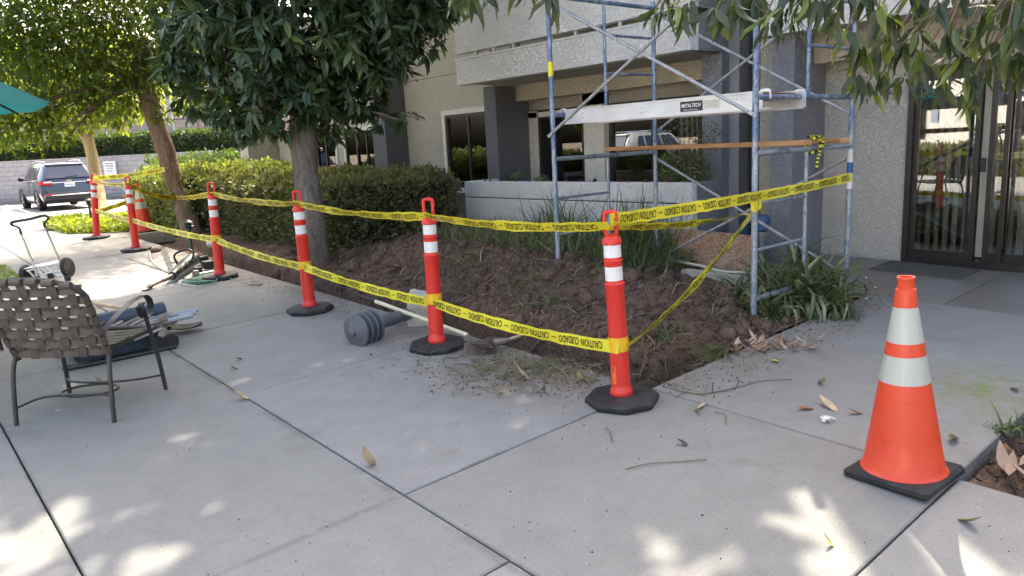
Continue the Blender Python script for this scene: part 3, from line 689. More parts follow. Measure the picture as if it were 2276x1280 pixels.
# door mat
m_ = gp(2100, 598); mat_ = MB().box((7.45, 2.22, 0), (7.9, 3.02, .014))
o = mk('door_mat', [(7.42, 2.38, G(7.42, 2.38)), (7.90, 2.38, G(7.9, 2.38)), (7.90, 3.2, G(7.9, 3.2)), (7.42, 3.2, G(7.42, 3.2)), (7.42, 2.38, G(7.42, 2.38)+.015), (7.90, 2.38, G(7.9, 2.38)+.015), (7.90, 3.2, G(7.9, 3.2)+.015), (7.42, 3.2, G(7.42, 3.2)+.015)],
    [(3,2,1,0),(4,5,6,7),(0,1,5,4),(1,2,6,5),(2,3,7,6),(3,0,4,7)], plain('mat_fibre', (.085, .08, .07), .95, bump=.6)); tag(o, 'thin grey brown door mat on the porch below the sliding glass door', 'door mat')

# block walls at the car park -----------------------------------------
def block_wall(name, label, D, z0, z1, px0, px1, bh, bl, mat, cap=True, grp=None, lim=None):
    c0 = CAMP + (fh * D); lat = lambda px: (px - CX) / F * D / math.cos(_pt) / 1.0
    a0, a1 = lat(px0), lat(px1); base = c0 + r0 * a0; base[2] = z0
    t = thing(name, label, 'wall', base)
    P = lambda s, z, o_: np.array([c0[0], c0[1], 0]) + r0 * s + fh * o_ + np.array([0, 0, z])
    m_ = MB(); m_.obox((P(a0, 0, .1) + P(a1, 0, .1)) / 2 + np.array([0, 0, (z0 + z1) / 2]), r0 * (a1 - a0) / 2, fh * .09, (0, 0, (z1 - z0) / 2 - .01)); m_.build('mortar', MORTAR, t)
    me = None; nrow = int(round((z1 - z0) / bh)); cnt = 0; extra = MB()
    m_ = MB(); m_.obox((0, 0, 0), r0 * (bl / 2 - .006), fh * .02, (0, 0, bh / 2 - .006)); proto = m_.build('block', mat, t, None, True); me = proto.data
    first = True
    for r_ in range(nrow):
        s = a0 + (bl / 2 if r_ % 2 else 0)
        while s < a1:
            cpos = P(s, z0 + bh * (r_ + .5), 0); x, yv = topix(cpos)
            if -30 < x < 600 and cnt < 299 and (lim is None or yv < lim):
                o = proto if first else proto.copy()
                if not first: COL.objects.link(o)
                o.parent = t; o.location = Vector(cpos - base + fh * random.uniform(-.006, .004)); first = False; cnt += 1
            else: extra.obox(cpos, r0 * (bl / 2 - .006), fh * .02, (0, 0, bh / 2 - .006))
            s += bl
    if extra.v: tag(extra.build('blocks', mat, t), kind='stuff')
    if cap: MB().obox((P(a0, 0, .08) + P(a1, 0, .08)) / 2 + np.array([0, 0, z1 + .03]), r0 * (a1 - a0) / 2, fh * .13, (0, 0, .03)).build('coping', mat, t)
    return t
block_wall('block_wall', 'long grey concrete block wall behind the parked car with sign on it', 33.4, .2, 2.0, -700, 512, .2, .40, BLOCK)
block_wall('block_wall', 'taller pinkish block wall behind the row of clipped hedges', 38.0, 1.9, 3.75, -700, 620, .2, .46, BLOCK2, True)
block_wall('block_wall', 'short low block wall section at right end beside the cream column', 32.6, .2, 1.86, 512, 700, .2, .40, BLOCK2)
o = MB(); c0 = CAMP + fh * 33.0; mm = MB().obox((c0[0] - r0[0]*20, c0[1] - r0[1]*20, .26), r0 * 20, fh * .25, (0, 0, .08)).build('kerb', CONC); tag(mm, kind='structure')
tb = MB().obox(CAMP + fh * 36 + r0 * -17 + np.array([0, 0, -.1]) , r0 * 24, fh * 1.9, (0, 0, .3)); tag(tb.build('terrace', EARTH), kind='structure')
# sign on wall
Ds = 33.2; sg = pD(257, 357, 1) ; 
def wp(px, py, D):   # point on the frontal plane fh . p = D
    d = ray(px, py); return CAMP + d * (D / (d @ fh))
tl, tr_, bl_ = wp(229, 360, Ds), wp(255, 358, Ds), wp(231, 388, Ds)
sgn = thing('parking_sign', 'white assigned parking sign fixed to the grey block wall', 'sign', tl)
cw = .52; chh = .58; zc = (tl[2] + bl_[2]) / 2; ctr = (tl + tr_) / 2; ctr[2] = zc
MB().obox(ctr, r0 * cw / 2, fh * .01, (0, 0, chh / 2)).build('panel', PAINTW, sgn)
for k, (s_, wd, hh) in enumerate((('ASSIGNED', .40, .062), ('PARKING', .36, .062), ('8 ONLY', .28, .062), ('VIOLATORS WILL', .38, .035), ('BE TOWED', .22, .035))):
    zz = zc + chh / 2 - .13 - [0, .105, .21, .29, .35][k]
    text_on('lettering', s_, ctr * np.array([1, 1, 0]) + np.array([0, 0, zz]) - r0 * wd / 2 - fh * .012, r0, np.array([0, 0, 1.0]), wd, hh, INK, sgn)

# ================================================================== DELINEATOR POSTS
def delineator_proto():
    t = thing('delineator_post', 'x', 'traffic post', (0, 0, 0), 'orange delineator posts along the dug bed')
    MB().lathe([(.214, 0), (.220, .012), (.220, .030), (.205, .046), (.10, .052)], (0, 0, 0), 8, ph=R(22.5)).build('base', RUBBER, t, 20)
    MB().lathe([(.066, .050), (.068, .056), (.066, .078), (.058, .088), (.056, .12), (.0545, .40), (.0535, .690), (.057, .698), (.058, .716), (.052, .722), (.051, .735)], n=28).build('tube', ORANGE, t, 35)
    MB().lathe([(.0505, .735), (.0505, .815)], n=28, cap=False).build('reflective_band', WHITEB, t, 35)
    MB().lathe([(.0515, .815), (.0515, .838), (.054, .842), (.054, .85), (.0505, .853), (.0505, .868)], n=28, cap=False).build('neck', ORANGE, t, 35)
    MB().lathe([(.0495, .868), (.0495, .942)], n=28, cap=False).build('reflective_band', WHITEB, t, 35)
    h = MB().lathe([(.0505, .940), (.056, .946), (.056, .958), (.050, .978), (.032, .993), (.018, 1.0)], n=28)
    h.tube(bez([(-.026, 0, .985), (-.031, 0, 1.02), (-.034, 0, 1.096), (-.028, 0, 1.119), (0, 0, 1.124), (.028, 0, 1.119), (.034, 0, 1.096), (.031, 0, 1.02), (.026, 0, .985)], 5), .0125, 8)
    h.build('handle', ORANGE, t, 35)
    return t
DPOSTS = [((215, 530), (207, 385), -.5, 'farthest orange post, between the leaning tree base and the sunny grass strip'),
          ((303, 557), (282, 388), -.75, 'orange post standing right in front of the small orange cone'),
          ((490, 618), (468, 404), -.35, 'orange post with green cord and demolition hammer lying around its base'),
          ((690, 691), (658, 422), -.95, 'orange post in front of the thick grey tree trunk'),
          ((972, 772), (951, 445), -.65, 'orange post beside the fallen grey bollard light'),
          ((1383, 892), (1355, 465), -1.15, 'nearest orange post, at the corner of the dug bed, carrying three tapes')]
dproto = delineator_proto(); PAX = []
for i, (bp, tp, yaw, lab) in enumerate(DPOSTS):
    o = dproto if i == 0 else copy_thing(dproto)
    o['label'] = lab
    p = gp(*bp); D = p @ fh; d = ray(*tp); q = CAMP + d * (D / (d @ fh)); a = (q - p) / np.linalg.norm(q - p); PAX.append((p, a))
    o.location = Vector(p); o.rotation_euler = (0, 0, 0)
    zax = Vector(a); xax = Vector((math.cos(yaw), math.sin(yaw), 0)); yax = zax.cross(xax).normalized(); xax = yax.cross(zax)
    m3 = Matrix((xax, yax, zax)).transposed()
    for c in o.children:
        if c.name.startswith('base'): c.rotation_euler = (math.atan(SY), -math.atan(SX), yaw)
        else: c.rotation_euler = m3.to_euler()
# sticker on the nearest
o6 = bpy.data.objects  # (nearest post)
def post_pt(i, y_px, front=.0):                 # world point on post i's axis seen at a given picture height, moved to the viewer
    p, a = PAX[i]; lo, hi = 0, 1.2
    for _ in range(30):
        m = (lo + hi) / 2
        if topix(p + a * m)[1] > y_px: lo = m
        else: hi = m
    q = p + a * lo; v = CAMP - q; v[2] = 0; v /= np.linalg.norm(v); return q + v * front
p, a = PAX[5]; sroot = None
v = CAMP - p; v[2] = 0; v /= np.linalg.norm(v); side = np.cross(a, v)
post6 = [o for o in bpy.data.objects if o.get('label') == DPOSTS[5][3]][0]
V = []
for k in range(5):
    th = -.95 + .5 * k / 4
    for h_ in (.125, .235): V.append(p + a * h_ + (v * math.cos(th) + side * math.sin(th)) * .0572)
mk('sticker', V, [(2*k, 2*k+2, 2*k+3, 2*k+1) for k in range(4)], plain('orange_label', (.75, .16, .03), .5), post6)
V = []; Fs = []
for j in range(4):
    for k in range(2):
        th = -.80 + .16 * k
        for h_ in (.19 + j*.009, .195 + j*.009): V.append(p + a * h_ + (v * math.cos(th) + side * math.sin(th)) * .0580)
    Fs.append((4*j, 4*j+2, 4*j+3, 4*j+1))
mk('sticker_print', V, Fs, INK, post6)

# ================================================================== CONES
def cone_build(loc, yaw, label, scale=1.0, grp=None, tilt=0):
    t = thing('traffic_cone', label, 'traffic cone', loc, 'orange traffic cones with black bases')
    h = .185
    bm = MB().box((-h, -h, 0), (h, h, .048), .014); b1 = bm.build('base', RUBBER, t, 30, True)
    r = lambda z: .168 - (z - .045) / (.87 - .045) * (.168 - .034)
    MB().lathe([(.178, .048), (.172, .056)] + [(r(z), z) for z in (.07, .2, .35, .455)], n=48, cap=False).build('body', CONE_M, t, 40, True)
    MB().lathe([(r(.455) + .0012, .455), (r(.575) + .0012, .575)], n=48, cap=False).build('reflective_collar', REFL, t, 40, True)
    MB().lathe([(r(.575), .575), (r(.632), .632)], n=48, cap=False).build('body', CONE_M, t, 40, True)
    MB().lathe([(r(.632) + .0012, .632), (r(.785) + .0012, .785)], n=48, cap=False).build('reflective_collar', REFL, t, 40, True)
    MB().lathe([(r(.785), .785), (.040, .862), (.0335, .866), (.0335, .905), (.036, .908), (.035, .914), (.028, .914), (.026, .88)], n=48, cap=False).build('tip', CONE_M, t, 40, True)
    for c in t.children: c.rotation_euler = (math.atan(SY), -math.atan(SX), yaw); c.scale = (scale,) * 3
    return t
a_, b_ = gp(1880, 1062), gp(2036, 1118); yaw = math.atan2(b_[1] - a_[1], b_[0] - a_[0])
cone_build(gp(2008, 1058), yaw, 'large orange traffic cone with two silver collars in the right foreground')
cone_build(gp(322, 517), .3, 'small looking far orange cone behind an orange post near the tree', .98)

# ================================================================== CAUTION TAPES
TW = .076
def tape(label, nodes, wv=None, unit=.44, tilt=0.0, sag=.0, start=0.0, off=.004, twist=None, mat=YELLOW, lettering=True, wraps=()):
    """nodes in order left to right as seen from the walk"""
    P = []; seg = []
    for (a, b_), sg_ in zip(zip(nodes, nodes[1:]), sag if hasattr(sag, '__len__') else [sag] * (len(nodes) - 1)):
        n = max(6, int(np.linalg.norm(np.array(b_) - a) / .09))
        for k in range(n): t_ = k / n; P.append(np.array(a) * (1 - t_) + np.array(b_) * t_ - np.array([0, 0, 4 * sg_ * t_ * (1 - t_)]) + np.array([0, 0, .0035 * math.sin(k * 1.7 + len(P))]))
    P.append(np.array(nodes[-1])); P = np.array(P); sl = np.concatenate([[0], np.cumsum(np.linalg.norm(np.diff(P, axis=0), axis=1))]); Ltot = sl[-1]
    T = np.gradient(P, axis=0); T /= np.linalg.norm(T, axis=1, keepdims=True)
    Wd = []; Nn = []
    for i in range(len(P)):
        s_ = sl[i] / Ltot; an = tilt + (twist(s_) if twist else 0) + .15 * math.sin(sl[i] * 5.1) + .12 * math.sin(sl[i] * 11.3)
        u = np.array([0, 0, 1.0]) - T[i] * T[i][2]; u /= np.linalg.norm(u); n_ = np.cross(T[i], u)
        tocam = CAMP - P[i]
        if n_ @ tocam < 0: n_ = -n_
        w_ = u * math.cos(an) + n_ * math.sin(an); Wd.append(w_); Nn.append(n_ * math.cos(an) - u * math.sin(an))
    Wd, Nn = np.array(Wd), np.array(Nn)
    root = thing('caution_tape', label, 'caution tape', P[0], 'yellow caution tapes strung round the dug bed')
    V = []; 
    for s_ in (-1, 0, 1): V.append(P + Wd * TW / 2 * s_ + Nn * (.0015 if s_ == 0 else 0))
    V = np.concatenate(V); k = len(P); Fs = [(i + j * k, i + 1 + j * k, i + 1 + (j + 1) * k, i + (j + 1) * k) for j in range(2) for i in range(k - 1)]
    mk('strip', V, Fs, mat, root, 60)
    if lettering:
        LV = []; LF = []
        def put(txt, s0, wid, hei, vo, it=0):
            tv, tf = textmesh(txt, it); W, Hh = tv[:, 0].max(), tv[:, 1].max()
            ss = Ltot - (s0 + tv[:, 0] / W * wid); vv = -(tv[:, 1] / Hh - .5) * hei + vo      # upside down, read from the right
            if ss.min() < 0.02 or ss.max() > Ltot - .02: return
            pp = np.stack([np.interp(ss, sl, P[:, c]) for c in range(3)], 1); ww = np.stack([np.interp(ss, sl, Wd[:, c]) for c in range(3)], 1); nn = np.stack([np.interp(ss, sl, Nn[:, c]) for c in range(3)], 1)
            q = pp + ww * vv[:, None] + nn * .0032; mk('printed_word', q, tf, INK, root)
        s0 = start
        while s0 < Ltot:
            put('CAUTION', s0, unit * .38, TW * .62, 0); put('CUIDADO', s0 + unit * .42, unit * .38, TW * .62, 0)
            put('Empire', s0 + unit * .855, unit * .09, TW * .22, 0, .3)
            s0 += unit
    for (pi, z_px, hgt, m_) in wraps:
        p0, a0 = PAX[pi]; c = post_pt(pi, z_px)
        MB().lathe([(.0585, -hgt/2), (.0595, 0), (.0585, hgt/2)], c, 24, a0, cap=False).build('wrap', m_, root, 60)
    return root
pp = post_pt
tree2_at = lambda px, py, o_=.0: pY(px, py, 13.15 - o_)
tape('upper tape with letters from the farthest post to the leaning brown tree trunk', [pp(0, 395, .06), tree2_at(366, 376)], sag=.03, start=.05)
tape('thin slack tape from the farthest post round the leaning trunk to the nearest post', [pp(0, 402, .05), pp(1, 409, .05), tree2_at(392, 439), pp(2, 430, .05), pp(3, 452, .05), pp(4, 479, .06), pp(5, 499, .06)], sag=[.03, .06, .02, .03, .035, .035], tilt=.62, start=.1)
tape('long low tape sagging between all the orange posts along the walk', [pp(0, 467, .06), pp(1, 489, .06), pp(2, 532, .06), pp(3, 592, .062), pp(4, 670, .064), pp(5, 766, .066)], sag=[.02, .025, .03, .03, .035], start=.12, wraps=[(2, 528, .07, YELLOWO), (3, 588, .07, YELLOWO), (4, 662, .08, YELLOWO), (5, 762, .085, YELLOWO)])
tape('short low tape from the farthest post towards the small orange cone', [pp(0, 472, .05), gp(318, 517) + np.array([0, 0, .62])], sag=.0, start=.02)
P3T = np.array([6.55, 3.03, 0]); P2T = np.array([5.0, 3.03, 0])
tape('big tape with clear letters rising from the nearest post to the scaffold by the door', [pp(5, 487, .05), pX(1893, 393, 6.50)], sag=.02, start=-.12, tilt=-.05)
tape('twisted tape from the nearest post to the front scaffold leg', [pp(5, 500, .05), pX(1671, 472, 4.97)], sag=.035, tilt=.75, start=.02, twist=lambda s: .5 * s)
tape('steep tape running down from the front scaffold leg to the nearest post', [pp(5, 768, .05) + rt * .04, pX(1668, 478, 4.97)], sag=.07, tilt=.55, start=.0, twist=lambda s: -.4 * s)

# ================================================================== SCAFFOLD
scf = thing('scaffold', 'blue and grey steel pipe scaffold tower standing before the planter wall', 'scaffold', (5.0, 3.03, .2))
XL, XR, XI, YN, YF = 5.02, 6.55, 5.78, 3.03, 5.16
def tb(name, a, b_, r=.021, m=BLUEP): return MB().tube([a, b_], r, 12).build(name, m, scf, 50)
for (x, y) in ((XL, YN), (XL, YF), (XR, YN), (XR, YF)):
    z0 = G(x, y) - .1 if x > 6 else G(x, y) + .02
    up_m = BLUEP if (x, y) != (XR, YN) else GALV
    tb('leg', (x, y, z0), (x, y, 1.55), .0235, BLUEW); tb('coupling', (x, y, 1.545), (x, y, 1.60), .0215, GALV); tb('leg', (x, y, 1.60), (x, y, 3.05), .0235, BLUEP)
    tb('coupling', (x, y, 3.045), (x, y, 3.09), .0215, GALV); tb('leg', (x, y, 3.09), (x, y, 3.62), .0235, up_m)
for y in (YN, YF):
    tb('crossbar', (XL, y, 1.505), (XR, y, 1.505), .021, BLUEW); tb('crossbar', (XL, y, .40), (XR, y, .40), .021, BLUEW)
    tb('inner_leg', (XI, y, .42), (XI, y, 1.485), .0165, BLUEW)
    for z in (.78, 1.13): tb('rung', (XL, y, z), (XI, y, z), .0135, BLUEW)
    tb('crossbar', (XL, y, 1.915), (XR, y, 1.915), .021, BLUEP); tb('crossbar', (XL, y, 2.985), (XR, y, 2.985), .021, BLUEP)
    tb('inner_leg', (XI, y, 1.935), (XI, y, 2.965), .0165, BLUEP)
    for z in (2.31, 2.68): tb('rung', (XI, y, z), (XR, y, z), .0135, BLUEP)
def brace(x, ya, za, yb, zb):
    a, b_ = np.array([x, ya, za]), np.array([x, yb, zb]); d = (b_ - a) / np.linalg.norm(b_ - a)
    m_ = MB().tube([a + d * .05, b_ - d * .05], .0145, 10)
    for p, s in ((a, 1), (b_, -1)): m_.obox(p + d * s * .03, d * .055, np.array([.004, 0, 0]), np.cross(d, [1, 0, 0]) * .014); m_.tube([p - np.array([.03, 0, 0]), p + np.array([.03, 0, 0])], .006, 6)
    m_.build('cross_brace', GALV, scf, 50)
brace(XL - .045, YF, 1.73, YN, 2.94); brace(XL - .03, YF, 2.94, YN, 1.79)
brace(XR + .03, YF, 1.72, YN, 2.94); brace(XR + .045, YF, 2.94, YN, 1.755)
brace(XR + .03, YF, 1.43, YN, .34); brace(XR + .045, YF, .33, YN, 1.42)
for (x, y, z) in ((XR, YN, 1.33),): MB().tube([(x, y, 1.27), (x, y, 1.36)], .0255, 14).build('blue_tape', BLUETP, scf, 50)
MB().tube([(XR, YN, 1.13), (XR, YN, 1.26)], .0252, 14, False).build('label', PAINTW, scf, 50); MB().tube([(XR, YN, 1.36), (XR, YN, 1.47)], .0250, 14, False).build('label', METALF, scf, 50)
MB().tube([(XL, YF, 2.27), (XL, YF, 2.40)], .026, 14, False).build('yellow_label', YELLOW, scf, 50)
m_ = MB().tube([(XL, YN, 1.08), (XL, YN, 1.16)], .028, 12, False); m_.tube(bez([(XL-.02, YN-.03, 1.17), (XL-.05, YN-.02, 1.14), (XL+.0, YN-.04, 1.1), (XL+.03, YN-.03, 1.15)], 4), .010, 5); m_.build('tape_knot', YELLOW, scf, 50)
# aluminium plank hooked on the bars
alp = thing('aluminium_plank', 'long aluminium work plank hooked across the upper scaffold bars', 'work plank', (5.2, 4.1, 1.9))
zt = 1.952
for x in (5.16, 5.66):
    s = 1 if x < 5.4 else -1; m_ = MB(); m_.box((x, 2.90 if x > 5.4 else 3.06, zt - .115), (x + .006 * s if s > 0 else x, 5.13, zt)) if s > 0 else m_.box((x - .006, 2.98, zt - .115), (x, 5.13, zt))
    x0, x1 = (x - .012, x + .02) if s > 0 else (x - .02, x + .012)
    m_.box((x0, 3.0, zt + .0005), (x1, 5.135, zt + .012)); m_.box((x0, 3.0, zt - .127), (x1, 5.135, zt - .1155)); m_.build('side_rail', ALU, alp)
    for y in (3.03, 5.16):
        m2 = MB().tube(bez([(x, y + (.05 if y < 4 else -.05), zt - .02), (x, y + (.04 if y < 4 else -.04), zt + .012), (x, y, zt + .018), (x, y + (-.03 if y < 4 else .03), zt + .002), (x, y + (-.035 if y < 4 else .035), zt - .05)], 3), .008, 6); m2.build('hook', ALU, alp, 50)
MB().box((5.182, 3.06, zt - .006), (5.638, 5.10, zt)).build('deck', LUMBER, alp)
for k in range(5): MB().box((5.167, 3.3 + .42*k, zt - .09), (5.653, 3.34 + .42*k, zt - .05)).build('rung', ALU, alp)
for y in (3.12, 3.28, 4.2, 4.9):
    for z in (.035, .08): MB().lathe([(.006, 0), (.005, .003)], (5.1595, y, zt - z), 8, (-1, 0, 0)).build('rivet', STEEL, alp)
ya, yb = 3.80, 3.585
MB().box((5.1575, yb, zt - .098), (5.1598, ya, zt - .018)).build('maker_label', BLACKP, alp)
text_on('maker_name', 'METALTECH', (5.157, ya - .01, zt - .066), np.array([0, -1.0, 0]), np.array([0, 0, 1.0]), .19, .030, PAINTW, alp, .25, .0008)
text_on('maker_small_print', 'www.metaltech.co', (5.157, ya - .03, zt - .088), np.array([0, -1.0, 0]), np.array([0, 0, 1.0]), .14, .009, PAINTW, alp, 0, .0008)
MB().box((5.158, yb - .17, zt - .094), (5.1598, yb - .004, zt - .02)).build('warning_label', METALF, alp)
for k in range(4): MB().box((5.1566, yb - .155, zt - .034 - .015*k), (5.1579, yb - .02, zt - .030 - .015*k)).build('warning_line', plain('ochre_print', (.35, .30, .12), .6) if k == 0 else bpy.data.materials['ochre_print'], alp)
# timbers
def timber(label, a, b_, w_, h_):
    a, b_ = np.array(a), np.array(b_); d = b_ - a; L_ = np.linalg.norm(d); c = (a + b_) / 2
    t = MB().box((-w_/2, -L_/2, -h_/2), (w_/2, L_/2, h_/2), .004).build('timber', LUMBER); tag(t, label, 'timber', 'timbers laid on the scaffold bars')
    t.location = Vector(c); t.rotation_euler = (math.asin(d[2]/L_), 0, math.atan2(-d[0], d[1])); return t
timber('long brown timber laid across the scaffold bars under the aluminium plank', (pY(1351, 332, 5.30)[0], 5.30, 1.565), (pY(1796, 312, 2.80)[0], 2.80, 1.565), .089, .038)
timber('short brown timber lying beside the long one, tied with rope', (pY(1690, 322, 3.6)[0] + .45, 3.75, 1.55), (pY(1862, 310, 2.86)[0], 2.80, 1.56), .089, .038)
rp = thing('rope', 'yellow and black rope tying the timbers to the scaffold bar', 'rope', (5.8, 3.0, 1.55)); ROPEB = plain('rope_black', (.03, .03, .025), .8)
path = bez([(5.70, 2.98, 1.60), (5.85, 3.0, 1.605), (5.93, 2.97, 1.58), (5.90, 2.98, 1.50), (5.80, 3.05, 1.47), (5.74, 3.0, 1.55), (5.84, 2.96, 1.60), (5.88, 2.97, 1.49), (5.84, 2.965, 1.42), (5.81, 2.96, 1.34)], 5)
for k in range(0, len(path) - 1): MB().tube([path[k], path[k+1]], .011, 6).build('rope_twist', YELLOW if k % 2 else ROPEB, rp)
# blue vacuum breaker pipe and osb sheet
bp = thing('water_valve', 'blue painted water backflow valve standing beside the grey pillar', 'valve', (7.2, 4.3, .25))
c = pX(1692, 495, 6.95); c2 = pX(1658, 520, 7.0)
m_ = MB().lathe([(.05, -.09), (.085, -.07), (.09, .0), (.09, .05), (.07, .08)], c, 16); m_.build('valve_body', BLUEPL, bp, 40)
MB().lathe([(.04, 0), (.05, .015), (.03, .06), (.03, .09)], c + np.array([-.02, .05, .07]), 14).build('bonnet', plain('brass', (.28, .18, .08), .4, .6), bp, 40)
MB().tube(bez([c + np.array([0, .05, 0]), c + np.array([0, .16, -.0]), c2 + np.array([0, 0, .0]), c2 + np.array([0, 0, -.35])], 5), .034, 12).build('pipe', BLUEPL, bp, 40)
MB().tube([c + np.array([0, 0, -.05]), c + np.array([0.01, 0.02, -.55])], .03, 12).build('pipe', TRIMG, bp, 40)
V0 = [pX(1503, 507, 6.86), pX(1490, 582, 6.70), pX(1686, 614, 6.70), pX(1684, 524, 6.86)]; V0[1][2] = HF(6.7, V0[1][1], 0) + .01
nrm = np.array([-.98, 0, .2]) * .012
o = mk('osb_sheet', [*V0, *[v + nrm for v in V0]], [(3,2,1,0),(4,5,6,7),(0,1,5,4),(1,2,6,5),(2,3,7,6),(3,0,4,7)], OSB); tag(o, 'weathered chipboard sheet leaning against the planter and grey pillar', 'chipboard sheet')
hp = MB().tube(bez([gp(1432, 574) + [0, 0, .05], gp(1500, 590) + [0, 0, .05], gp(1560, 602) + [0, 0, .05], gp(1600, 611) + [0, 0, .04], gp(1650, 612) + [0, 0, .03], gp(1720, 606) + [0, 0, .03]], 5), .016, 8).build('irrigation_pipe', FIBRE, None, 50); tag(hp, 'thin pale plastic irrigation pipe lying at the foot of the chipboard', 'pipe')
kb = MB(); 
for k in range(3):
    c = gp(1560 + 50*k, 622 + 8*k); kb = MB().obox((c[0], c[1], c[2] + .0), (.05, 0, 0), (0, .21, 0), (0, 0, .09)).build('kerb_stone', BRICKC); kb['kind'] = 'structure'

# ================================================================== FALLEN BOLLARD LIGHT, SHOVEL, RUBBLE
def bollard_light(t, sc_=1):
    MB().lathe([(.052, 0), (.052, .60)], n=20).build('post', GREYMET, t, 40, True)
    for k, z in enumerate((.545, .605, .665)): MB().lathe([(.135, z), (.131, z + .008), (.060, z + .028), (.05, z + .030)], n=28).build('louvre', GREYMET, t, 30, True)
    MB().lathe([(.05, .60), (.05, .72)], n=20).build('lamp_core', BLACKP, t, 40, True)
    MB().lathe([(.136, .722), (.133, .732), (.050, .757), (.036, .760), (.034, .782), (.020, .790)], n=28).build('cap', GREYMET, t, 30, True)
t = thing('bollard_light', 'grey metal bollard light lying on its side beside the trench', 'bollard light', (0, 0, 0))
bollard_light(t)
a_ = gp(940, 712) + np.array([0, 0, .10]); hd = gp(800, 765) + np.array([0, 0, .115]); 
dv = hd - a_; dv /= np.linalg.norm(dv); t.location = Vector(hd - dv * .70); t.rotation_euler = Vector(dv).to_track_quat('Z', 'Y').to_euler()
c = gp(938, 722); q_ = thing('concrete_footing', 'broken square concrete footing at the foot of the fallen bollard light', 'footing', c)
o = MB().obox((0, 0, 0), (.11, 0, 0), (0, .085, 0), (0, 0, .13)); V = np.array(o.v); 
import bmesh
bm = bmesh.new(); bmesh.ops.create_cube(bm, size=1); bmesh.ops.subdivide_edges(bm, edges=bm.edges[:], cuts=7, use_grid_fill=True)
for v in bm.verts:
    p = Vector((v.co.x * .19, v.co.y * .23, v.co.z * .29)); n_ = mnoise.noise_vector(p * 14) * .012 + mnoise.noise_vector(p * 40) * .005; v.co = p + n_
me = bpy.data.meshes.new('block'); bm.to_mesh(me); bm.free(); me.materials.append(BRICKC); smooth_mesh(me, 50)
o = bpy.data.objects.new('block', me); COL.objects.link(o); o.parent = q_; o.location = (.04, .03, .12); o.rotation_euler = (.08, -.1, .75)
# post shovel with cream handle
sh = thing('shovel', 'shovel with cream fibreglass handle leaning over the trench edge', 'shovel', gp(1055, 745))
A, B_, C_ = pD(797, 656, 6.55), pD(835, 670, 6.4), pD(1040, 745, 5.70)
A[2] = max(A[2], .3); MB().tube([A, B_], .017, 12).build('grip', BLACKP, sh, 50); MB().tube([B_, B_ * .25 + C_ * .75, C_], .0165, 12).build('handle', FIBRE, sh, 50)
Dn = pD(1048, 760, 5.6); MB().tube(bez([C_, C_ * .4 + Dn * .6, Dn], 4), [.019]*5 + [.014]*4 if False else .016, 10).build('socket', STEEL, sh, 50)
e1, e2 = pD(1036, 772, 5.5), pD(1100, 742, 5.45); ax = (e2 - e1); 
def blade(p0, d, w_, L_, up_=(0, 0, 1)):
    d = np.array(d) / np.linalg.norm(d); s_ = np.cross(d, up_); s_ /= np.linalg.norm(s_); n_ = np.cross(s_, d); m_ = MB()
    def fn(u, v):
        ww = w_ * (1 if v < .6 else math.sqrt(max(0, 1 - ((v - .6) / .42) ** 2))) * .5; x = (u - .5) * 2
        return p0 + d * L_ * v + s_ * ww * x + n_ * (.022 * x * x - .02 * math.sin(v * 3))
    m_.grid(fn, 8, 9); o_ = m_; k = len(o_.v); o_.add([np.array(v) - n_ * .003 for v in o_.v[:k]], [tuple(reversed(f)) for f in o_.f[:]]); return o_
blade(pD(1044, 762, 5.55), pD(1118, 776, 5.30) - pD(1044, 762, 5.55), .17, .26, (0.3, .3, 1)).build('blade', STEEL, sh, 50)
# muddy angle block and second spade head
sp = thing('trowel', 'muddy square steel spade head lying at the trench edge', 'spade head', gp(1070, 790))
m_ = MB(); c = gp(1068, 786); d1 = gp(1105, 786) - gp(1038, 800); d1 /= np.linalg.norm(d1); m_.obox(c + np.array([0, 0, .045]), d1 * .12, np.array([-.01, .01, .0]) * .6, np.array([.02, .02, .05])); m_.build('blade', plain('muddy_steel', (.115, .09, .07), .9, var=.4, bump=.6), sp)
MB().lathe([(.032, 0), (.034, .02), (.024, .10), (.014, .16)], c + d1 * .10 + np.array([0, 0, .06]), 14, d1).build('socket', STEEL, sp, 40); MB().tube([c + d1 * .24 + np.array([0, 0, .065]), c + d1 * .42 + np.array([0, 0, .09])], .012, 8).build('shaft', HANDLE, sp)

kb = MB().obox((4.35, 14.22, G(4.35, 14.22) - .06), (.85, .0, .018), (0, .07, 0), (0, 0, .10)).build('kerb_stone', plain('tan_concrete', (.34, .29, .23), .9, var=.2)); kb['kind'] = 'structure'
# rocks ----------------------------------------------------------------
for k, (px, py, s_, lab) in enumerate(((1165, 680, .075, 'largest brown rock half buried on the soil mound'), (1118, 680, .035, 'small pinkish rock beside the largest rock on the mound'), (1195, 725, .04, 'flat grey rock low on the trench side of the mound'), (1270, 700, .04, 'rounded rock right of the largest one on the soil mound'),
        (560, 596, .12, 'long pale stone at the trench edge right of the demolition hammer'), (478, 545, .10, 'white rock under the hedge behind the standing bollard light'))):
    V, Fq = ICO2; D = 1 + .18 * np.array([mnoise.noise(Vector(v * 1.6 + k)) for v in V]); P = V * D[:, None] * np.array([s_ * 1.3, s_, s_ * .75])
    if k == 4: P = P * np.array([1, 1.9, .7])
    q = gp(px, py) if k >= 4 else gp(px, py, .22); q[2] = HF(q[0], q[1], 0) + s_ * .25
    o = mk('rock', P, [tuple(int(i) for i in f) for f in Fq], STONE if k < 5 else METALF, None, 60, True); o.location = Vector(q); tag(o, lab, 'rock')

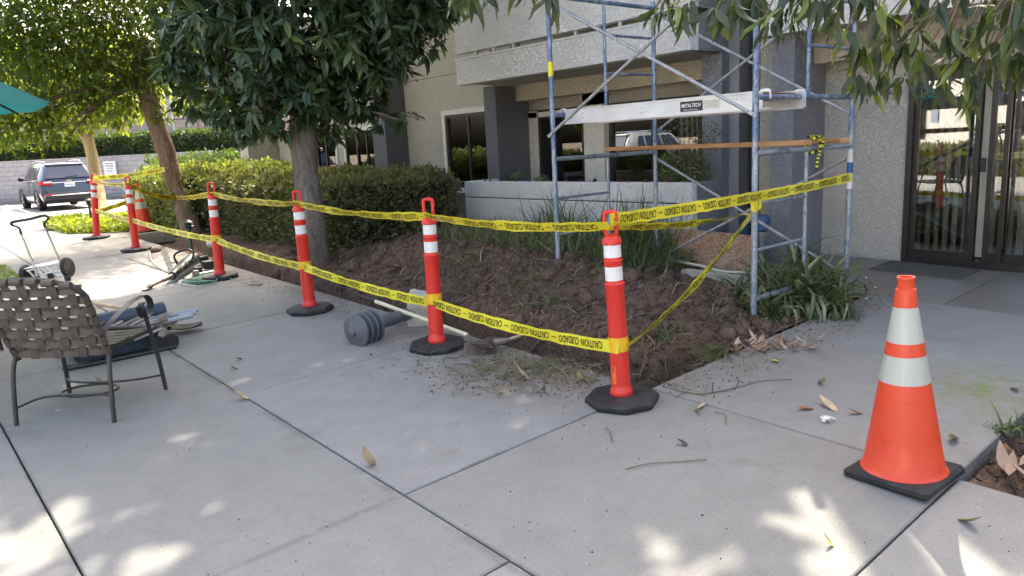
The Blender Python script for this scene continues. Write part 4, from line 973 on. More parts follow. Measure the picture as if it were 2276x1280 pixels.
# ================================================================== STANDING BOLLARD LIGHTS
def path_light(label, p, s=1.0):
    t = thing('path_light', label, 'path light', p, 'dark pagoda path lights')
    MB().lathe([(.036, 0), (.036, .62), (.05, .63)], n=16).build('post', GREENMET, t, 40, True)
    for z, r in ((.63, .10), (.68, .12), (.735, .10)): MB().lathe([(r, z), (r * .96, z + .01), (.05, z + .045)], n=20).build('louvre', GREENMET, t, 30, True)
    MB().lathe([(.10, .775), (.02, .83), (.012, .85)], n=20).build('cap', GREENMET, t, 30, True)
    for c in t.children: c.scale = (s, s, s)
path_light('dark pagoda path light standing at the foot of the leaning brown tree', gp(428, 571), .64)
path_light('sunlit pagoda path light left of the farthest orange post', gp(205, 500), .66)

# ================================================================== DEMOLITION HAMMER + CORDS
dh = thing('demolition_hammer', 'dark green demolition hammer lying on the walk with its cord', 'demolition hammer', gp(420, 610))
c0, c1, c2 = gp(385, 628) + [0, 0, .08], gp(432, 596) + [0, 0, .12], gp(330, 643) + [0, 0, .02]
HM = plain('dark_tool_green', (.012, .022, .020), .4, var=.4)
MB().tube([c0, c0*.5+c1*.5, c1], [.05, .075, .085], 14).build('body', HM, dh, 50); MB().tube([c1, c1 + (c1 - c0) / np.linalg.norm(c1 - c0) * .13], [.07, .05], 14).build('motor_cap', BLACKP, dh, 50)
MB().tube([c0, c0 * .6 + c2 * .4], [.034, .022], 10).build('nose', STEEL, dh, 50); MB().tube([c0 * .6 + c2 * .4, c2 * .75 + c0 * .25, c2], [.016, .016, .010], 8).build('chisel', plain('rusty_steel', (.16, .10, .07), .8, .3), dh)
blade(c2 * .8 + c0 * .2, c2 - c0, .11, .17).build('chisel_spade', STEEL, dh, 50)
h0 = gp(398, 607) + [0, 0, .10]; MB().tube(bez([h0, h0 + [-.02, .02, .13], h0 + [.10, -.06, .19], h0 + [.17, -.11, .15], h0 + [.15, -.10, .06]], 5), .014, 8).build('handle', BLACKP, dh, 50)
for k, (px, py, s_) in enumerate(((452, 588, .05), (462, 600, .055), (440, 612, .04))):
    c = gp(px, py) + [0, 0, .07]; MB().box(c - s_, c + np.array([s_*1.3, s_, s_*.9]), .01).build('housing', HM if k else BLACKP, dh)
MB().tube([gp(445, 618) + [0, 0, .05], gp(475, 612) + [0, 0, .05]], .014, 8).build('steel_rod', CHROME, dh); c = gp(436, 616) + [0, 0, .05]; MB().box(c - .03, c + .035, .006).build('steel_block', STEEL, dh)
def cord(label, pts, m, r=.006, cat='cord'):
    P = bez([gp(a, b_) + [0, 0, r + .003 + (random.random() * .025)] for a, b_ in pts], 6)
    return tag(MB().tube(P, r, 6).build('cord', m, None, 60), label, cat)
cord('white cable running from the small brown clod to the demolition hammer', [(333, 562), (336, 578), (348, 592), (362, 600), (375, 605)], FIBRE, .006)
cord('pale green electric cord tangled round the base of the post', [(400, 632), (410, 625), (430, 620), (452, 612), (470, 606), (485, 618), (480, 628), (450, 630), (420, 632), (402, 634), (415, 638), (450, 637), (480, 628), (487, 614), (472, 610), (455, 618), (436, 628), (408, 628)], plain('pale_green_cord', (.20, .36, .28), .5), .006)
cord('grey electric cord curling away right of the post along the walk', [(508, 612), (512, 622), (530, 628), (545, 632), (560, 634), (580, 634), (572, 630), (556, 630), (562, 636), (585, 633)], plain('grey_cord', (.20, .21, .20), .5), .005)
mm = MB(); q = [gp(400, 626), gp(470, 606), gp(500, 622), gp(440, 634)]; o = mk('rag', [p + [0, 0, .006 + .01 * (i % 2)] for i, p in enumerate(q)] + [(q[0] + q[2]) / 2 + [0, 0, .03]], [(0, 1, 4), (1, 2, 4), (2, 3, 4), (3, 0, 4)], plain('dark_green_cloth', (.02, .07, .04), .9)); tag(o, 'dark green mat under the tangled cord beside the hammer', 'mat')
c = gp(346, 560); o = mk('clod', ICO2[0] * (1 + rng.normal(0, .06, (len(ICO2[0]), 1))) * np.array([.09, .06, .035]), [tuple(int(i) for i in f) for f in ICO2[1]], SOIL, None, None, True); o.location = Vector(c + [0, 0, .03]); tag(o, 'dark brown soil clod on the walk by the second post', 'clod')

# ================================================================== HAND TRUCK
ht = thing('hand_truck', 'folding silver hand truck with black handle standing behind the chair', 'hand truck', gp(105, 628))
HD = float(gp(105, 628) @ fh)
def fp(px, py, o_=0): d = ray(px, py); return CAMP + d * ((HD + o_) / (d @ fh))
BLKT = plain('black_tube', (.025, .025, .027), .45)
MB().tube([fp(47, 520, -.1), fp(88, 622)], .013, 10).build('side_tube', CHROME, ht, 50); MB().tube([fp(100, 505, -.1), fp(146, 612)], .013, 10).build('side_tube', CHROME, ht, 50)
MB().tube(bez([fp(47, 520, -.1), fp(42, 506, -.13), fp(26, 500, -.15), fp(25, 495, -.16)], 4), .014, 10).build('upper_tube', BLKT, ht, 50); MB().tube(bez([fp(100, 505, -.1), fp(98, 497, -.13), fp(107, 486, -.15), fp(107, 481, -.16)], 4), .014, 10).build('upper_tube', BLKT, ht, 50)
MB().tube(bez([fp(25, 497, -.16), fp(30, 493, -.16), fp(65, 487, -.16), fp(98, 479, -.16), fp(108, 483, -.16)], 4), .019, 10).build('handle', BLACKP, ht, 50)
MB().tube(bez([fp(52, 527, -.08), fp(75, 518, -.08), fp(103, 515, -.08)], 4), .008, 8).build('crossbar', CHROME, ht, 50)
for (px, py) in ((60, 611), (150, 594)):
    c = fp(px, py, .05); MB().lathe([(.03, -.03), (.115, -.028), (.125, -.015), (.125, .015), (.115, .028), (.03, .03)], c, 22, r0 + np.array([0, 0, .1])).build('wheel', TYRE, ht, 40)
q = [fp(45, 598, -.02), fp(62, 593, .22), fp(132, 577, .22), fp(128, 584, -.02)]; MB().add(q + [p - np.array([0, 0, .012]) for p in q], [(0,1,2,3),(7,6,5,4),(0,4,5,1),(1,5,6,2),(2,6,7,3),(3,7,4,0)]).build('toe_plate', ALU, ht)
for a, b_ in (((62, 600), (80, 620)), ((84, 596), (100, 617)), ((104, 592), (122, 612)), ((124, 586), (128, 610)), ((60, 602), (126, 586)), ((85, 622), (146, 610)), ((98, 609), (140, 600))): MB().tube([fp(*a), fp(*b_)], .012, 8).build('frame_bar', ALU, ht, 50)
for (px, py) in ((112, 613), (83, 620), (150, 618)): c = fp(px, py, -.03); MB().box(c - .032, c + .032, .006).build('hinge', BLACKP, ht)

# ================================================================== TOOL TRAY + SHOVEL
tr = thing('tool_tub', 'dark blue grey plastic tool tub on small wheels full of scrap sticks', 'tool tub', gp(260, 795))
A, B_ = gp(158, 822), gp(362, 778); ux = (B_ - A); Lt = np.linalg.norm(ux); ux /= Lt; uy = np.array([-ux[1], ux[0], 0]); 
def lp(x, y, z): return A + ux * x + uy * y + np.array([0, 0, z])
Wt = .62
def tub(h, i0, i1): return [lp(i0, i0, h[0]), lp(Lt - i0, i0, h[0]), lp(Lt - i0, Wt - i0, h[0]), lp(i0, Wt - i0, h[0])], [lp(i1, i1, h[1]), lp(Lt - i1, i1, h[1]), lp(Lt - i1, Wt - i1, h[1]), lp(i1, Wt - i1, h[1])]
m_ = MB(); b0, t0 = tub((.03, .17), .05, 0); bi, ti = tub((.045, .172), .07, .02)
m_.add(b0 + t0 + ti + bi, [(3,2,1,0)] + [(i, (i+1)%4, 4+(i+1)%4, 4+i) for i in range(4)] + [(4+i, 4+(i+1)%4, 8+(i+1)%4, 8+i) for i in range(4)] + [(8+i, 8+(i+1)%4, 12+(i+1)%4, 12+i) for i in range(4)] + [(12,13,14,15)]); m_.build('tub', TUBM, tr)
for x in (.72, Lt - .03): MB().lathe([(.02, -.03), (.055, -.03), (.06, -.02), (.06, .02), (.055, .03), (.02, .03)], lp(x, -.005, .062), 18, uy).build('wheel', TYRE, tr, 40)
MB().tube(bez([lp(0, .05, .02), lp(-.02, -.02, .02), lp(.4, -.04, .015), lp(.75, -.03, .015)], 4), .014, 8).build('skid_tube', BLKT, tr, 50)
for k in range(3): MB().tube([lp(.25 + .1*k, .12 + .12 * k, .19), lp(.95 + .05*k, .16 + .10*k, .20)], .02, 8).build('inner_pipe', plain('pvc_grey', (.35, .38, .42), .5) if k == 0 else bpy.data.materials['pvc_grey'], tr, 50)
MB().tube([lp(.1, .42, .24), lp(.80, .46, .235)], .075, 16).build('blue_tube', plain('slate_tube', (.045, .065, .095), .5), tr, 50)
rnd = random.Random(5)
SCR = [plain('scrap_pale', (.30, .27, .22), .7, var=.3), plain('scrap_white', (.32, .32, .31), .6), plain('scrap_brown', (.20, .14, .10), .9)]
for k in range(46):
    x = rnd.uniform(.02, .5); y = rnd.uniform(-.01, .4); a = rnd.uniform(-.2, .35); L_ = rnd.uniform(.15, .40); z = .19 + rnd.uniform(-.03, .07) - .12 * max(0, -y * 8)
    MB().tube([lp(x, y, z - .06), lp(x + L_ * math.cos(a), y + L_ * math.sin(a) * .5, z + rnd.uniform(-.02, .05))], rnd.uniform(.004, .013), 5).build('scrap_stick', SCR[k % 3 if k % 5 else 2], tr)
s2 = thing('shovel', 'long shovel with wooden handle lying across the tool tub', 'shovel', gp(400, 740))
a, b_, c = gp(238, 715) + [0, 0, .16], gp(340, 728) + [0, 0, .15], gp(378, 742) + [0, 0, .05]
MB().tube([gp(120, 690) + [0, 0, .2], a, b_], .018, 10).build('handle', HANDLE, s2, 50); MB().tube([b_, c], [.022, .02], 10).build('socket', plain('green_steel', (.05, .075, .055), .5, .3), s2, 50)
blade(c, gp(438, 735) - gp(378, 742), .19, .27).build('blade', plain('dark_spade_steel', (.07, .065, .055), .6, .4, var=.4), s2, 50)

# ================================================================== CHAIRS
def make_chair():
    t = thing('patio_chair', 'x', 'patio chair', (0, 0, 0), 'brown strap patio chairs')
    w = .30
    def back(s, v): return np.array([s * (w - .02 + .035 * v), -.02 - .17 * v - .04 * v * v, .395 + .445 * v])    # v 0 seat .. 1 top
    arc = [back(-1, v) for v in np.linspace(-.04, .86, 8)] + [back(-.93, .95), back(-.78, 1.02), back(-.4, 1.09), back(0, 1.11), back(.4, 1.09), back(.78, 1.02), back(.93, .95)] + [back(1, v) for v in np.linspace(.86, -.04, 8)]
    MB().tube(bez(arc, 3), .0165, 10).build('back_frame', CHAIRM, t, 60, True)
    for s in (-1, 1):
        MB().tube(bez([(s * (w - .02), -.01, .44), (s * (w - .005), -.06, .30), (s * w, -.10, .0)], 4), .0135, 10).build('leg', CHAIRM, t, 60, True)
        MB().tube(bez([(s * (w + .03), .44, .0), (s * (w + .02), .42, .25), (s * (w + .02), .36, .48), (s * (w + .02), .33, .58), (s * (w + .02), .27, .60)], 4), .0135, 10).build('leg', CHAIRM, t, 60, True)
        # arm: flat band ending in scroll
        pts = [back(s, .30), np.array([s * (w + .03), .0, .60]), np.array([s * (w + .03), .20, .655])]
        cc = np.array([s * (w + .03), .33, .585]); 
        for a in np.linspace(1.9, -4.6, 22): rr = .085 - .045 * (1.9 - a) / 6.5; pts.append(cc + np.array([0, rr * math.cos(a), rr * math.sin(a)]))
        Pp = bez(pts, 2); m_ = MB(); V = []
        for p in Pp: V += [p - [.021, 0, 0], p + [.021, 0, 0]]
        m_.add(V, [(2*i, 2*i+1, 2*i+3, 2*i+2) for i in range(len(Pp)-1)]); n_ = len(Pp)
        m_.add([v + np.array([0, .004, .004]) for v in V], [(2*i, 2*i+2, 2*i+3, 2*i+1) for i in range(n_-1)]); m_.build('arm', CHAIRM, t, 60, True)
    MB().tube(bez([(-w + .02, 0, .42), (-w, .22, .43), (-w, .44, .43), (-w * .7, .48, .43), (0, .49, .43), (w * .7, .48, .43), (w, .44, .43), (w, .22, .43), (w - .02, 0, .42)], 4), .015, 8).build('seat_frame', CHAIRM, t, 60, True)
    ring = [(.17 * math.cos(a), .17 + .12 * math.sin(a), .115) for a in np.linspace(0, 2 * math.pi, 33)]
    MB().tube(ring, .007, 7, False).build('stretcher_ring', CHAIRM, t, 60, True)
    for s in (-1, 1):
        MB().tube(bez([(s * w * .995, -.085, .10), (s * .20, .03, .125), (0, .055, .122)], 5), .0075, 7).build('stretcher', CHAIRM, t, 60, True)
        MB().tube(bez([(s * (w + .025), .43, .12), (s * .20, .31, .13), (0, .285, .125)], 5), .0075, 7).build('stretcher', CHAIRM, t, 60, True)
    # woven straps on back: 7 vertical, 7 horizontal
    vs = np.linspace(-.78, .78, 7)
    def curve(x, v): return back(x, v) + np.array([0, -.035 * (1 - x * x) * .9, 0])
    for i, x in enumerate(vs):
        V = []; top = 1.10 - .14 * x * x
        for k in range(29):
            v = -.02 + (top + .02) * k / 28; off = .0075 * math.cos(math.pi * (v * 7.0 / 1.05) + math.pi * i)
            c = curve(x, v); hw = .026
            V += [c + [-hw, off, 0], c + [hw, off, 0]]
        MB().add(V, [(2*k, 2*k+1, 2*k+3, 2*k+2) for k in range(28)]).build('strap', STRAP, t, 60, True)
        for kk in (0,):
            c = curve(x, top); MB().tube([c - [.032, 0, 0], c + [.032, 0, 0]], .0195, 10).build('strap_loop', STRAP, t, 60, True)
    for j in range(7):
        v = .07 + j * .148; V = []
        for k in range(33):
            x = -1.0 + 2.0 * k / 32; off = -.0075 * math.cos(math.pi * (x + .78) / .26 + math.pi * j)
            c = curve(x, v - .02 * (1 - x * x)); V += [c + [0, off, -.0245], c + [0, off, .0245]]
        MB().add(V, [(2*k, 2*k+1, 2*k+3, 2*k+2) for k in range(32)]).build('strap', STRAP, t, 60, True)
        for s in (-1, 1):
            if v < .93:
                c0_, c1_ = back(s, v - .055), back(s, v + .055); MB().tube([c0_, c1_], .0205, 10).build('strap_loop', STRAP, t, 60, True)
    for i in range(5):   # seat straps
        y = .05 + i * .09; V = []
        for k in range(13): x = -w + 2 * w * k / 12; V += [(x, y - .03, .445 - .02 * (1 - (x / w) ** 2)), (x, y + .03, .445 - .02 * (1 - (x / w) ** 2))]
        MB().add(V, [(2*k, 2*k+1, 2*k+3, 2*k+2) for k in range(12)]).build('strap', STRAP, t, 60, True)
    for i in range(5):
        x = -.2 + i * .10; V = []
        for k in range(13): y = .0 + .49 * k / 12; V += [(x - .03, y, .437 - .02 * (1 - (x / w) ** 2)), (x + .03, y, .437 - .02 * (1 - (x / w) ** 2))]
        MB().add(V, [(2*k, 2*k+1, 2*k+3, 2*k+2) for k in range(12)]).build('strap', STRAP, t, 60, True)
    return t
ch = make_chair(); ch['label'] = 'brown woven strap patio chair seen from behind at left'
bl_, br_ = gp(38, 945), gp(255, 938); mid = (bl_ + br_) / 2; d = br_ - bl_; ang = math.atan2(d[1], d[0])
ch.rotation_euler = (0, 0, ang); off = np.array([0, -.10]); ch.location = Vector(mid + np.array([math.sin(ang) * -.10 * 1, math.cos(ang) * .10, 0]) ); S_ch = np.linalg.norm(d) / .60; ch.scale = (S_ch,) * 3
ch2 = copy_thing(ch, 'second patio chair mostly outside the frame, only its leg seen at the left edge'); ch2.location = Vector(gp(-95, 790)); ch2.rotation_euler = (0, 0, 2.4)

# ================================================================== PATIO UMBRELLA
tip = pD(114, 228, 5.6); ur = 1.45
pdir = -r0 * .93 + fh * -.37; pdir /= np.linalg.norm(pdir); cen = tip + pdir * ur; cen[2] = G(cen[0], cen[1])
um = thing('patio_umbrella', 'teal patio umbrella whose corner reaches in at the left edge', 'umbrella', cen)
zr = tip[2]; apex = np.array([cen[0], cen[1], zr + .85]); a0 = math.atan2(tip[1] - cen[1], tip[0] - cen[0]); rim = [np.array([cen[0] + ur * math.cos(a0 + k * math.pi / 4), cen[1] + ur * math.sin(a0 + k * math.pi / 4), zr]) for k in range(8)]
for k in range(8):
    A_, B2 = rim[k], rim[(k + 1) % 8]
    def fn(u, v): p = (A_ * (1 - u) + B2 * u) * v + apex * (1 - v); return p - np.array([0, 0, .03 * math.sin(math.pi * u) * v + .03 * math.sin(math.pi * v)])
    MB().grid(fn, 5, 6).build('canopy_panel', TEAL, um, 70); MB().tube([apex - [0, 0, .06], A_ * .5 + apex * .5 - [0, 0, .055], A_ - [0, 0, .01]], .009, 6).build('rib', BLACKP, um)
    hub = apex - [0, 0, .8]; MB().tube([hub, A_ * .5 + apex * .5 - [0, 0, .06]], .007, 6).build('strut', BLACKP, um)
MB().tube([cen, apex + [0, 0, .08]], .022, 12).build('pole', CHAIRM, um, 50); MB().lathe([(.28, 0), (.28, .05), (.05, .08)], cen, 24).build('base', BLACKP, um, 30)
tbl = thing('patio_table', 'round brown patio table under the teal umbrella left of the frame', 'table', cen)
MB().lathe([(.60, .70), (.61, .71), (.61, .725), (.60, .73)], cen, 36).build('table_top', CHAIRM, tbl, 30)
for k in range(4):
    a = k * math.pi / 2; MB().tube([cen + [.5*math.cos(a), .5*math.sin(a), 0], cen + [.35*math.cos(a), .35*math.sin(a), .71]], .016, 8).build('leg', CHAIRM, tbl, 50)

# ================================================================== CARS
def make_car(label, loc, yaw, paint):
    t = thing('parked_car', label, 'car', (0, 0, 0), None)
    ST = [  # y, zbot, zmid, zbelt, ztop, hw_low, hw_mid, hw_belt, hw_top
        (0.00, .42, .52, .60, .62, .72, .80, .78, .70), (0.04, .34, .52, .70, .74, .80, .88, .86, .76), (.10, .30, .55, .92, .98, .84, .91, .87, .78), (.16, .28, .58, 1.02, 1.12, .86, .915, .87, .74),
        (.36, .28, .60, 1.05, 1.44, .87, .92, .885, .66), (.50, .28, .60, 1.05, 1.585, .87, .92, .885, .62), (.62, .28, .60, 1.05, 1.625, .87, .92, .885, .62), (1.3, .28, .60, 1.02, 1.665, .87, .92, .89, .63), (2.2, .28, .60, 1.00, 1.655, .87, .92, .89, .64), (2.75, .28, .60, .99, 1.58, .87, .92, .89, .64),
        (3.45, .28, .60, .98, 1.06, .87, .92, .88, .74), (4.2, .30, .60, .92, .98, .86, .90, .84, .66), (4.55, .32, .55, .78, .84, .80, .84, .78, .60), (4.66, .38, .50, .62, .66, .62, .66, .62, .50)]
    V = []; n = 0
    for (y, zb, zm, zl, zt, a, b_, c, d) in ST:
        prof = [(-a * .9, zb), (-a, zb + .05), (-b_, zm), (-c, zl), (-(d + (c - d) * .12), zl + (zt - zl) * .86), (-d * .92, zt - .015), (-d * .5, zt), (0, zt + .008)]
        prof = prof + [(-x, z) for x, z in prof[-2::-1]]; n = len(prof); V += [(x, y, z) for x, z in prof]
    Fs = [(i*n+k, i*n+k+1, (i+1)*n+k+1, (i+1)*n+k) for i in range(len(ST)-1) for k in range(n-1)] + [((i+1)*n, (i+1)*n+n-1, i*n+n-1, i*n) for i in range(len(ST)-1)] + [tuple(range(n-1, -1, -1)), tuple((len(ST)-1)*n + k for k in range(n))]
    bd = mk('body', V, Fs, paint, t, 32, True)
    MB().box((-.80, -.035, .34), (.80, .08, .50), .03).build('bumper', BLACKP, t, 40, True); MB().box((-.62, -.04, .505), (.62, .02, .545), .01).build('bumper_trim', CHROME, t, 40, True)
    MB().box((-.84, .14, .235), (.84, 4.5, .30), .02).build('underbody', BLACKP, t, None, True)
    q = [(-.70, .125, 1.10), (.70, .125, 1.10), (.585, .415, 1.53), (-.585, .415, 1.53)]; q2 = [(x, y - .035, z + .01) for x, y, z in q]
    mk('rear_window', q2 + q, [(0,1,2,3),(4,7,6,5),(0,4,5,1),(1,5,6,2),(2,6,7,3),(3,7,4,0)], CARG, t, None, True)
    MB().box((-.60, .34, 1.545), (.60, .56, 1.60), .015).build('spoiler', paint, t, 40, True)
    MB().obox((.12, .115, 1.165), (.19, 0, .006), (0, .012, .0), (0, .006, .011)).build('wiper', BLACKP, t, None, True)
    for s in (-1, 1):
        for (y0, y1, t0, t1) in ((.70, 1.10, .86, 1.12), (1.20, 2.00, 1.20, 2.00), (2.08, 2.95, 2.08, 2.60)):
            def sp_(y, f): zl, zt = 1.04, 1.60; return (s * (.893 - (.893 - .655) * f), y, zl + (zt - zl) * f)
            q = [sp_(y0, .03), sp_(y1, .03), sp_(t1, .84), sp_(t0, .84)]; mk('side_window', q + [(x - s * .02, y, z) for x, y, z in q], [(0,1,2,3),(7,6,5,4),(0,4,5,1),(1,5,6,2),(2,6,7,3),(3,7,4,0)], CARG, t, None, True)
        MB().tube(bez([(s * .895, .62, 1.06), (s * .90, 1.8, 1.035), (s * .895, 3.1, 1.0)], 4), .012, 6).build('belt_trim', CHROME, t, None, True)
        MB().tube(bez([(s * .56, .62, 1.66), (s * .57, .8, 1.70), (s * .57, 1.6, 1.715), (s * .57, 2.3, 1.70), (s * .56, 2.5, 1.66)], 4), .016, 6).build('roof_rail', CHROME, t, None, True)
        q = MB(); q.obox((s * .72, .075, .955), (.17, -.0 + s * .03, .0), (0, .05, 0), (0, 0, .055)); q.obox((s * .875, .20, .96), (.03, 0, 0), (0, .15, 0), (0, 0, .06)); q.build('tail_light', REDL, t, 30, True)
        MB().obox((s * .68, .035, .985), (.12, s * .02, 0), (0, .02, 0), (0, 0, .022)).build('reverse_lens', PAINTW, t, None, True)
        MB().obox((s * .68, .0, .56), (.13, s * .02, 0), (0, .02, 0), (0, 0, .018)).build('reflector', REDL, t, None, True)
        MB().box((s * 1.0 - .09, 2.72, 1.03), (s * 1.0 + .09, 2.84, 1.17), .03).build('wing_mirror', BLACKP, t, 40, True)
        for y in (.93, 3.66):
            MB().lathe([(.22, -.11), (.33, -.11), (.345, -.09), (.345, .09), (.33, .11), (.22, .11)], (s * .80, y, .345), 28, (1, 0, 0)).build('tyre', TYRE, t, 40, True)
            w_ = MB().lathe([(.06, 0), (.23, 0), (.235, .02)], (s * .885, y, .345), 20, (s, 0, 0))
            for k in range(5):
                a = k * 2 * math.pi / 5; w_.obox((s * .905, y + .12 * math.cos(a), .345 + .12 * math.sin(a)), (.012, 0, 0), (0, .11 * math.cos(a), .11 * math.sin(a)), (0, -.022 * math.sin(a), .022 * math.cos(a)))
            w_.build('rim', RIM, t, 40, True)
            ar = [(s * .90, y + .40 * math.cos(a), .345 + .40 * math.sin(a)) for a in np.linspace(-.25, math.pi + .25, 14)]; MB().tube(ar, .035, 6).build('arch_trim', BLACKP, t, 50, True)
        for y in (1.28, 2.15): MB().tube([(s * .925, y, .93), (s * .925, y + .17, .93)], .014, 6).build('door_handle', CHROME, t, None, True)
        MB().tube([(s * .915, 1.14, .38), (s * .925, 1.14, 1.0)], .004, 4).build('door_gap', BLACKP, t, None, True); MB().tube([(s * .925, 2.04, .38), (s * .925, 2.04, 1.0)], .004, 4).build('door_gap', BLACKP, t, None, True)
    MB().box((-.16, .048, .80), (.16, .10, .93), .005).build('number_plate', PAINTW, t, None, True); text_on('plate_number', '8FSJ036', (-.135, .046, .825), np.array([1.0, 0, 0]), np.array([0, 0, 1.0]), .27, .075, BLUETP, t)
    MB().tube([(-.62, .055, .955), (.62, .055, .955)], .012, 6).build('tailgate_bar', CHROME, t, None, True)
    mk('badge', [(-.09, .045, 1.0), (-.03, .045, 1.0), (-.03, .045, .985), (.03, .045, .985), (.03, .045, 1.0), (.09, .045, 1.0), (.09, .045, 1.025), (.03, .045, 1.025), (.03, .045, 1.04), (-.03, .045, 1.04), (-.03, .045, 1.025), (-.09, .045, 1.025)], [(0,1,10,11), (2,3,8,9), (4,5,6,7)], plain('gold_badge', (.6, .45, .12), .3, .6) if 'gold_badge' not in bpy.data.materials else bpy.data.materials['gold_badge'], t, None, True)
    t.location = Vector(loc); t.rotation_euler = (0, 0, yaw); return t
make_car('dark blue grey parked SUV seen from behind in front of the block wall', (5.56, 30.2, .2), R(1.5), CARP)
make_car('black car mostly outside the frame at the far left edge of the car park', (2.25, 27.6, .2), R(1), plain('black_car_paint', (.012, .012, .014), .25, var=.02, Coat_Weight=1.0))
make_car('silver parked SUV out of frame, seen only as a reflection in the windows', (-6.5, 20.5, LOT(-6, 20.5)), R(100), CARW)

# ================================================================== TREES
def blob_pts(blobs, dens, rmin=.72, flip=None, keep=None):
    P, O = [], []
    for (px, py, D, r) in blobs:
        c = pD(px, py, D); n = int(dens * r * r); u = unit(n); rad = r * (rmin + (1.08 - rmin) * rng.random(n) ** .7)
        P.append(c + u * rad[:, None] * np.array([1, 1, .92])); O.append(u)
    return np.concatenate(P), np.concatenate(O)
def branches(t, start, blobs, r, mat, nper=1, mid_up=.3):
    for (px, py, D, rr) in blobs:
        c = pD(px, py, D)
        for k in range(nper):
            e = c + unit(1)[0] * rr * .5; m = start * .5 + e * .5 + np.array([random.uniform(-.1, .1), random.uniform(-.1, .1), mid_up * .3])
            P, rd = limb([start, m, e], [r, r * .6, r * .2], jit=.006); MB().tube(P, rd, 6).build('limb', mat, t, 60)
# grey-trunked big-leaved tree in front of the hedge
tb0 = gp(704, 596); T1 = thing('broadleaf_tree', 'dark green large-leaved tree with thick grey trunk in front of the hedge', 'tree', tb0)
P, rd = limb([tb0 + [.0, 0, -.15], tb0 + [0, 0, .05], pD(692, 480, 8.9), pD(680, 380, 8.9), pD(672, 300, 8.85), pD(668, 215, 8.8)], [.22, .175, .155, .145, .165, .10], jit=.004)
MB().tube(P, rd, 22).build('trunk', BARK1, T1, 60)
B1 = [(470,60,8.6,.55),(560,120,8.4,.62),(680,60,8.5,.8),(800,100,8.6,.62),(890,40,8.8,.50),(450,170,8.7,.34),(600,215,8.4,.42),(700,200,8.6,.45),(790,205,8.8,.36),(520,230,8.6,.30),(870,120,8.8,.34),(960,20,8.9,.26),(420,90,8.6,.38),(680,-100,8.8,1.2),(480,-80,8.8,.9),(880,-100,9.0,.9),(855,262,8.9,.16),(905,262,8.9,.11),(760,255,9.0,.24),(645,262,8.5,.22),(585,285,8.5,.17),(690,290,9.0,.16),(430,205,8.6,.26),(490,258,8.5,.17),(550,280,8.5,.15),(940,85,8.8,.26),(985,-10,8.9,.3),(380,150,8.6,.24),(820,235,8.9,.18),(740,290,9.0,.13), (620,-30,7.9,.6), (820,0,8.1,.5), (480,0,8.0,.5)]
st = pD(670, 250, 8.85)
branches(T1, st, [b for b in B1 if b[1] > -90], .06, BARK1)
C1, O1 = blob_pts(B1, 195, .5)
lp_, lr_, ls_ = whorl_leaves(C1, O1 + np.array([0, 0, .35]), 9, .20, .5)
yy = topix_all = None
def vis_score(pos, c):
    d = np.linalg.norm(pos - CAMP, axis=1); ok, x, y = in_view(pos, -5); return np.where(ok, d, d + 100)
leaf_parts(T1, lp_, lr_, ls_, TM_LEAF, LF_MANGO, nmax=300, score=vis_score(lp_, None), tms=[leaf_tmpl(1, .32, .15, .12), warp(leaf_tmpl(1, .28, .4, .16), .5, .2, .1), warp(leaf_tmpl(1, .36, .25, .10), -.4, .15, -.12), leaf_tmpl(.8, .34, .05, .2)])
# leaning brown-trunked tree
tb1 = gp(428, 524); T2 = thing('leaning_tree', 'leaning brown trunk tree with small mid green leaves beyond the hedge', 'tree', tb1)
P, rd = limb([tb1 + [0, 0, -.15], tb1 + [0, 0, .05], pD(398, 430, 12.9), pD(366, 330, 12.7), pD(336, 240, 12.5), pD(318, 170, 12.4), pD(322, 90, 12.3)], [.24, .18, .158, .148, .138, .145, .10], jit=.014)
MB().tube(P, rd, 18).build('trunk', BARK2, T2, 60)
B2 = [(330,60,12,.9),(250,140,12,.8),(150,100,11.5,.9),(60,150,11.5,.9),(60,262,11.5,.42),(150,235,12,.5),(250,225,12.2,.42),(345,175,12.5,.36),(40,40,11.5,1.0),(200,-20,12,1.2),(400,20,12.5,.55),(100,290,11.5,.26),(300,230,12.6,.26),(20,300,11.5,.26),(385,100,12.8,.3),(360,255,12.4,.16),(-80,120,11,1.0),(-60,280,11,.4), (140,310,11.6,.12), (330,-120,12,1.3), (60,-120,11.5,1.3)]
branches(T2, pD(319, 180, 12.4), [b for b in B2 if b[1] > -90], .055, BARK2)
C2, O2 = blob_pts(B2, 1700, .35); c2b, o2b = blob_pts([(150,-350,13,1.7),(350,-350,14,1.7),(0,-330,13,1.5),(250,-560,14,1.9),(560,-190,15.5,1.7),(640,-330,16,1.9),(470,-260,17.5,1.8)], 620, .2); C2 = np.concatenate([C2, c2b]); O2 = np.concatenate([O2, o2b]); n = len(C2)  # second blob set: unseen crown above the frame, added to shade the far walk
dr_ = O2 * .7 + unit(n) * .9 + np.array([0, 0, -.55]); leaf_parts(T2, C2, frames(dr_, unit(n) * .5 + np.array([0, 0, 1.0])), rng.uniform(.07, .135, n), TM_OVAL, LF_CITRUS, nmax=250, score=vis_score(C2, None))
# fruit
for (px, py) in ((96, 95), (262, 103), (202, 170)):
    c = pD(px, py, 11.3); MB().lathe([(.004, -.035), (.025, -.025), (.036, 0), (.026, .025), (.004, .035)], c, 12).build('fruit', plain('lime_fruit', (.16, .24, .04), .4) if 'lime_fruit' not in bpy.data.materials else bpy.data.materials['lime_fruit'], T2, 60)
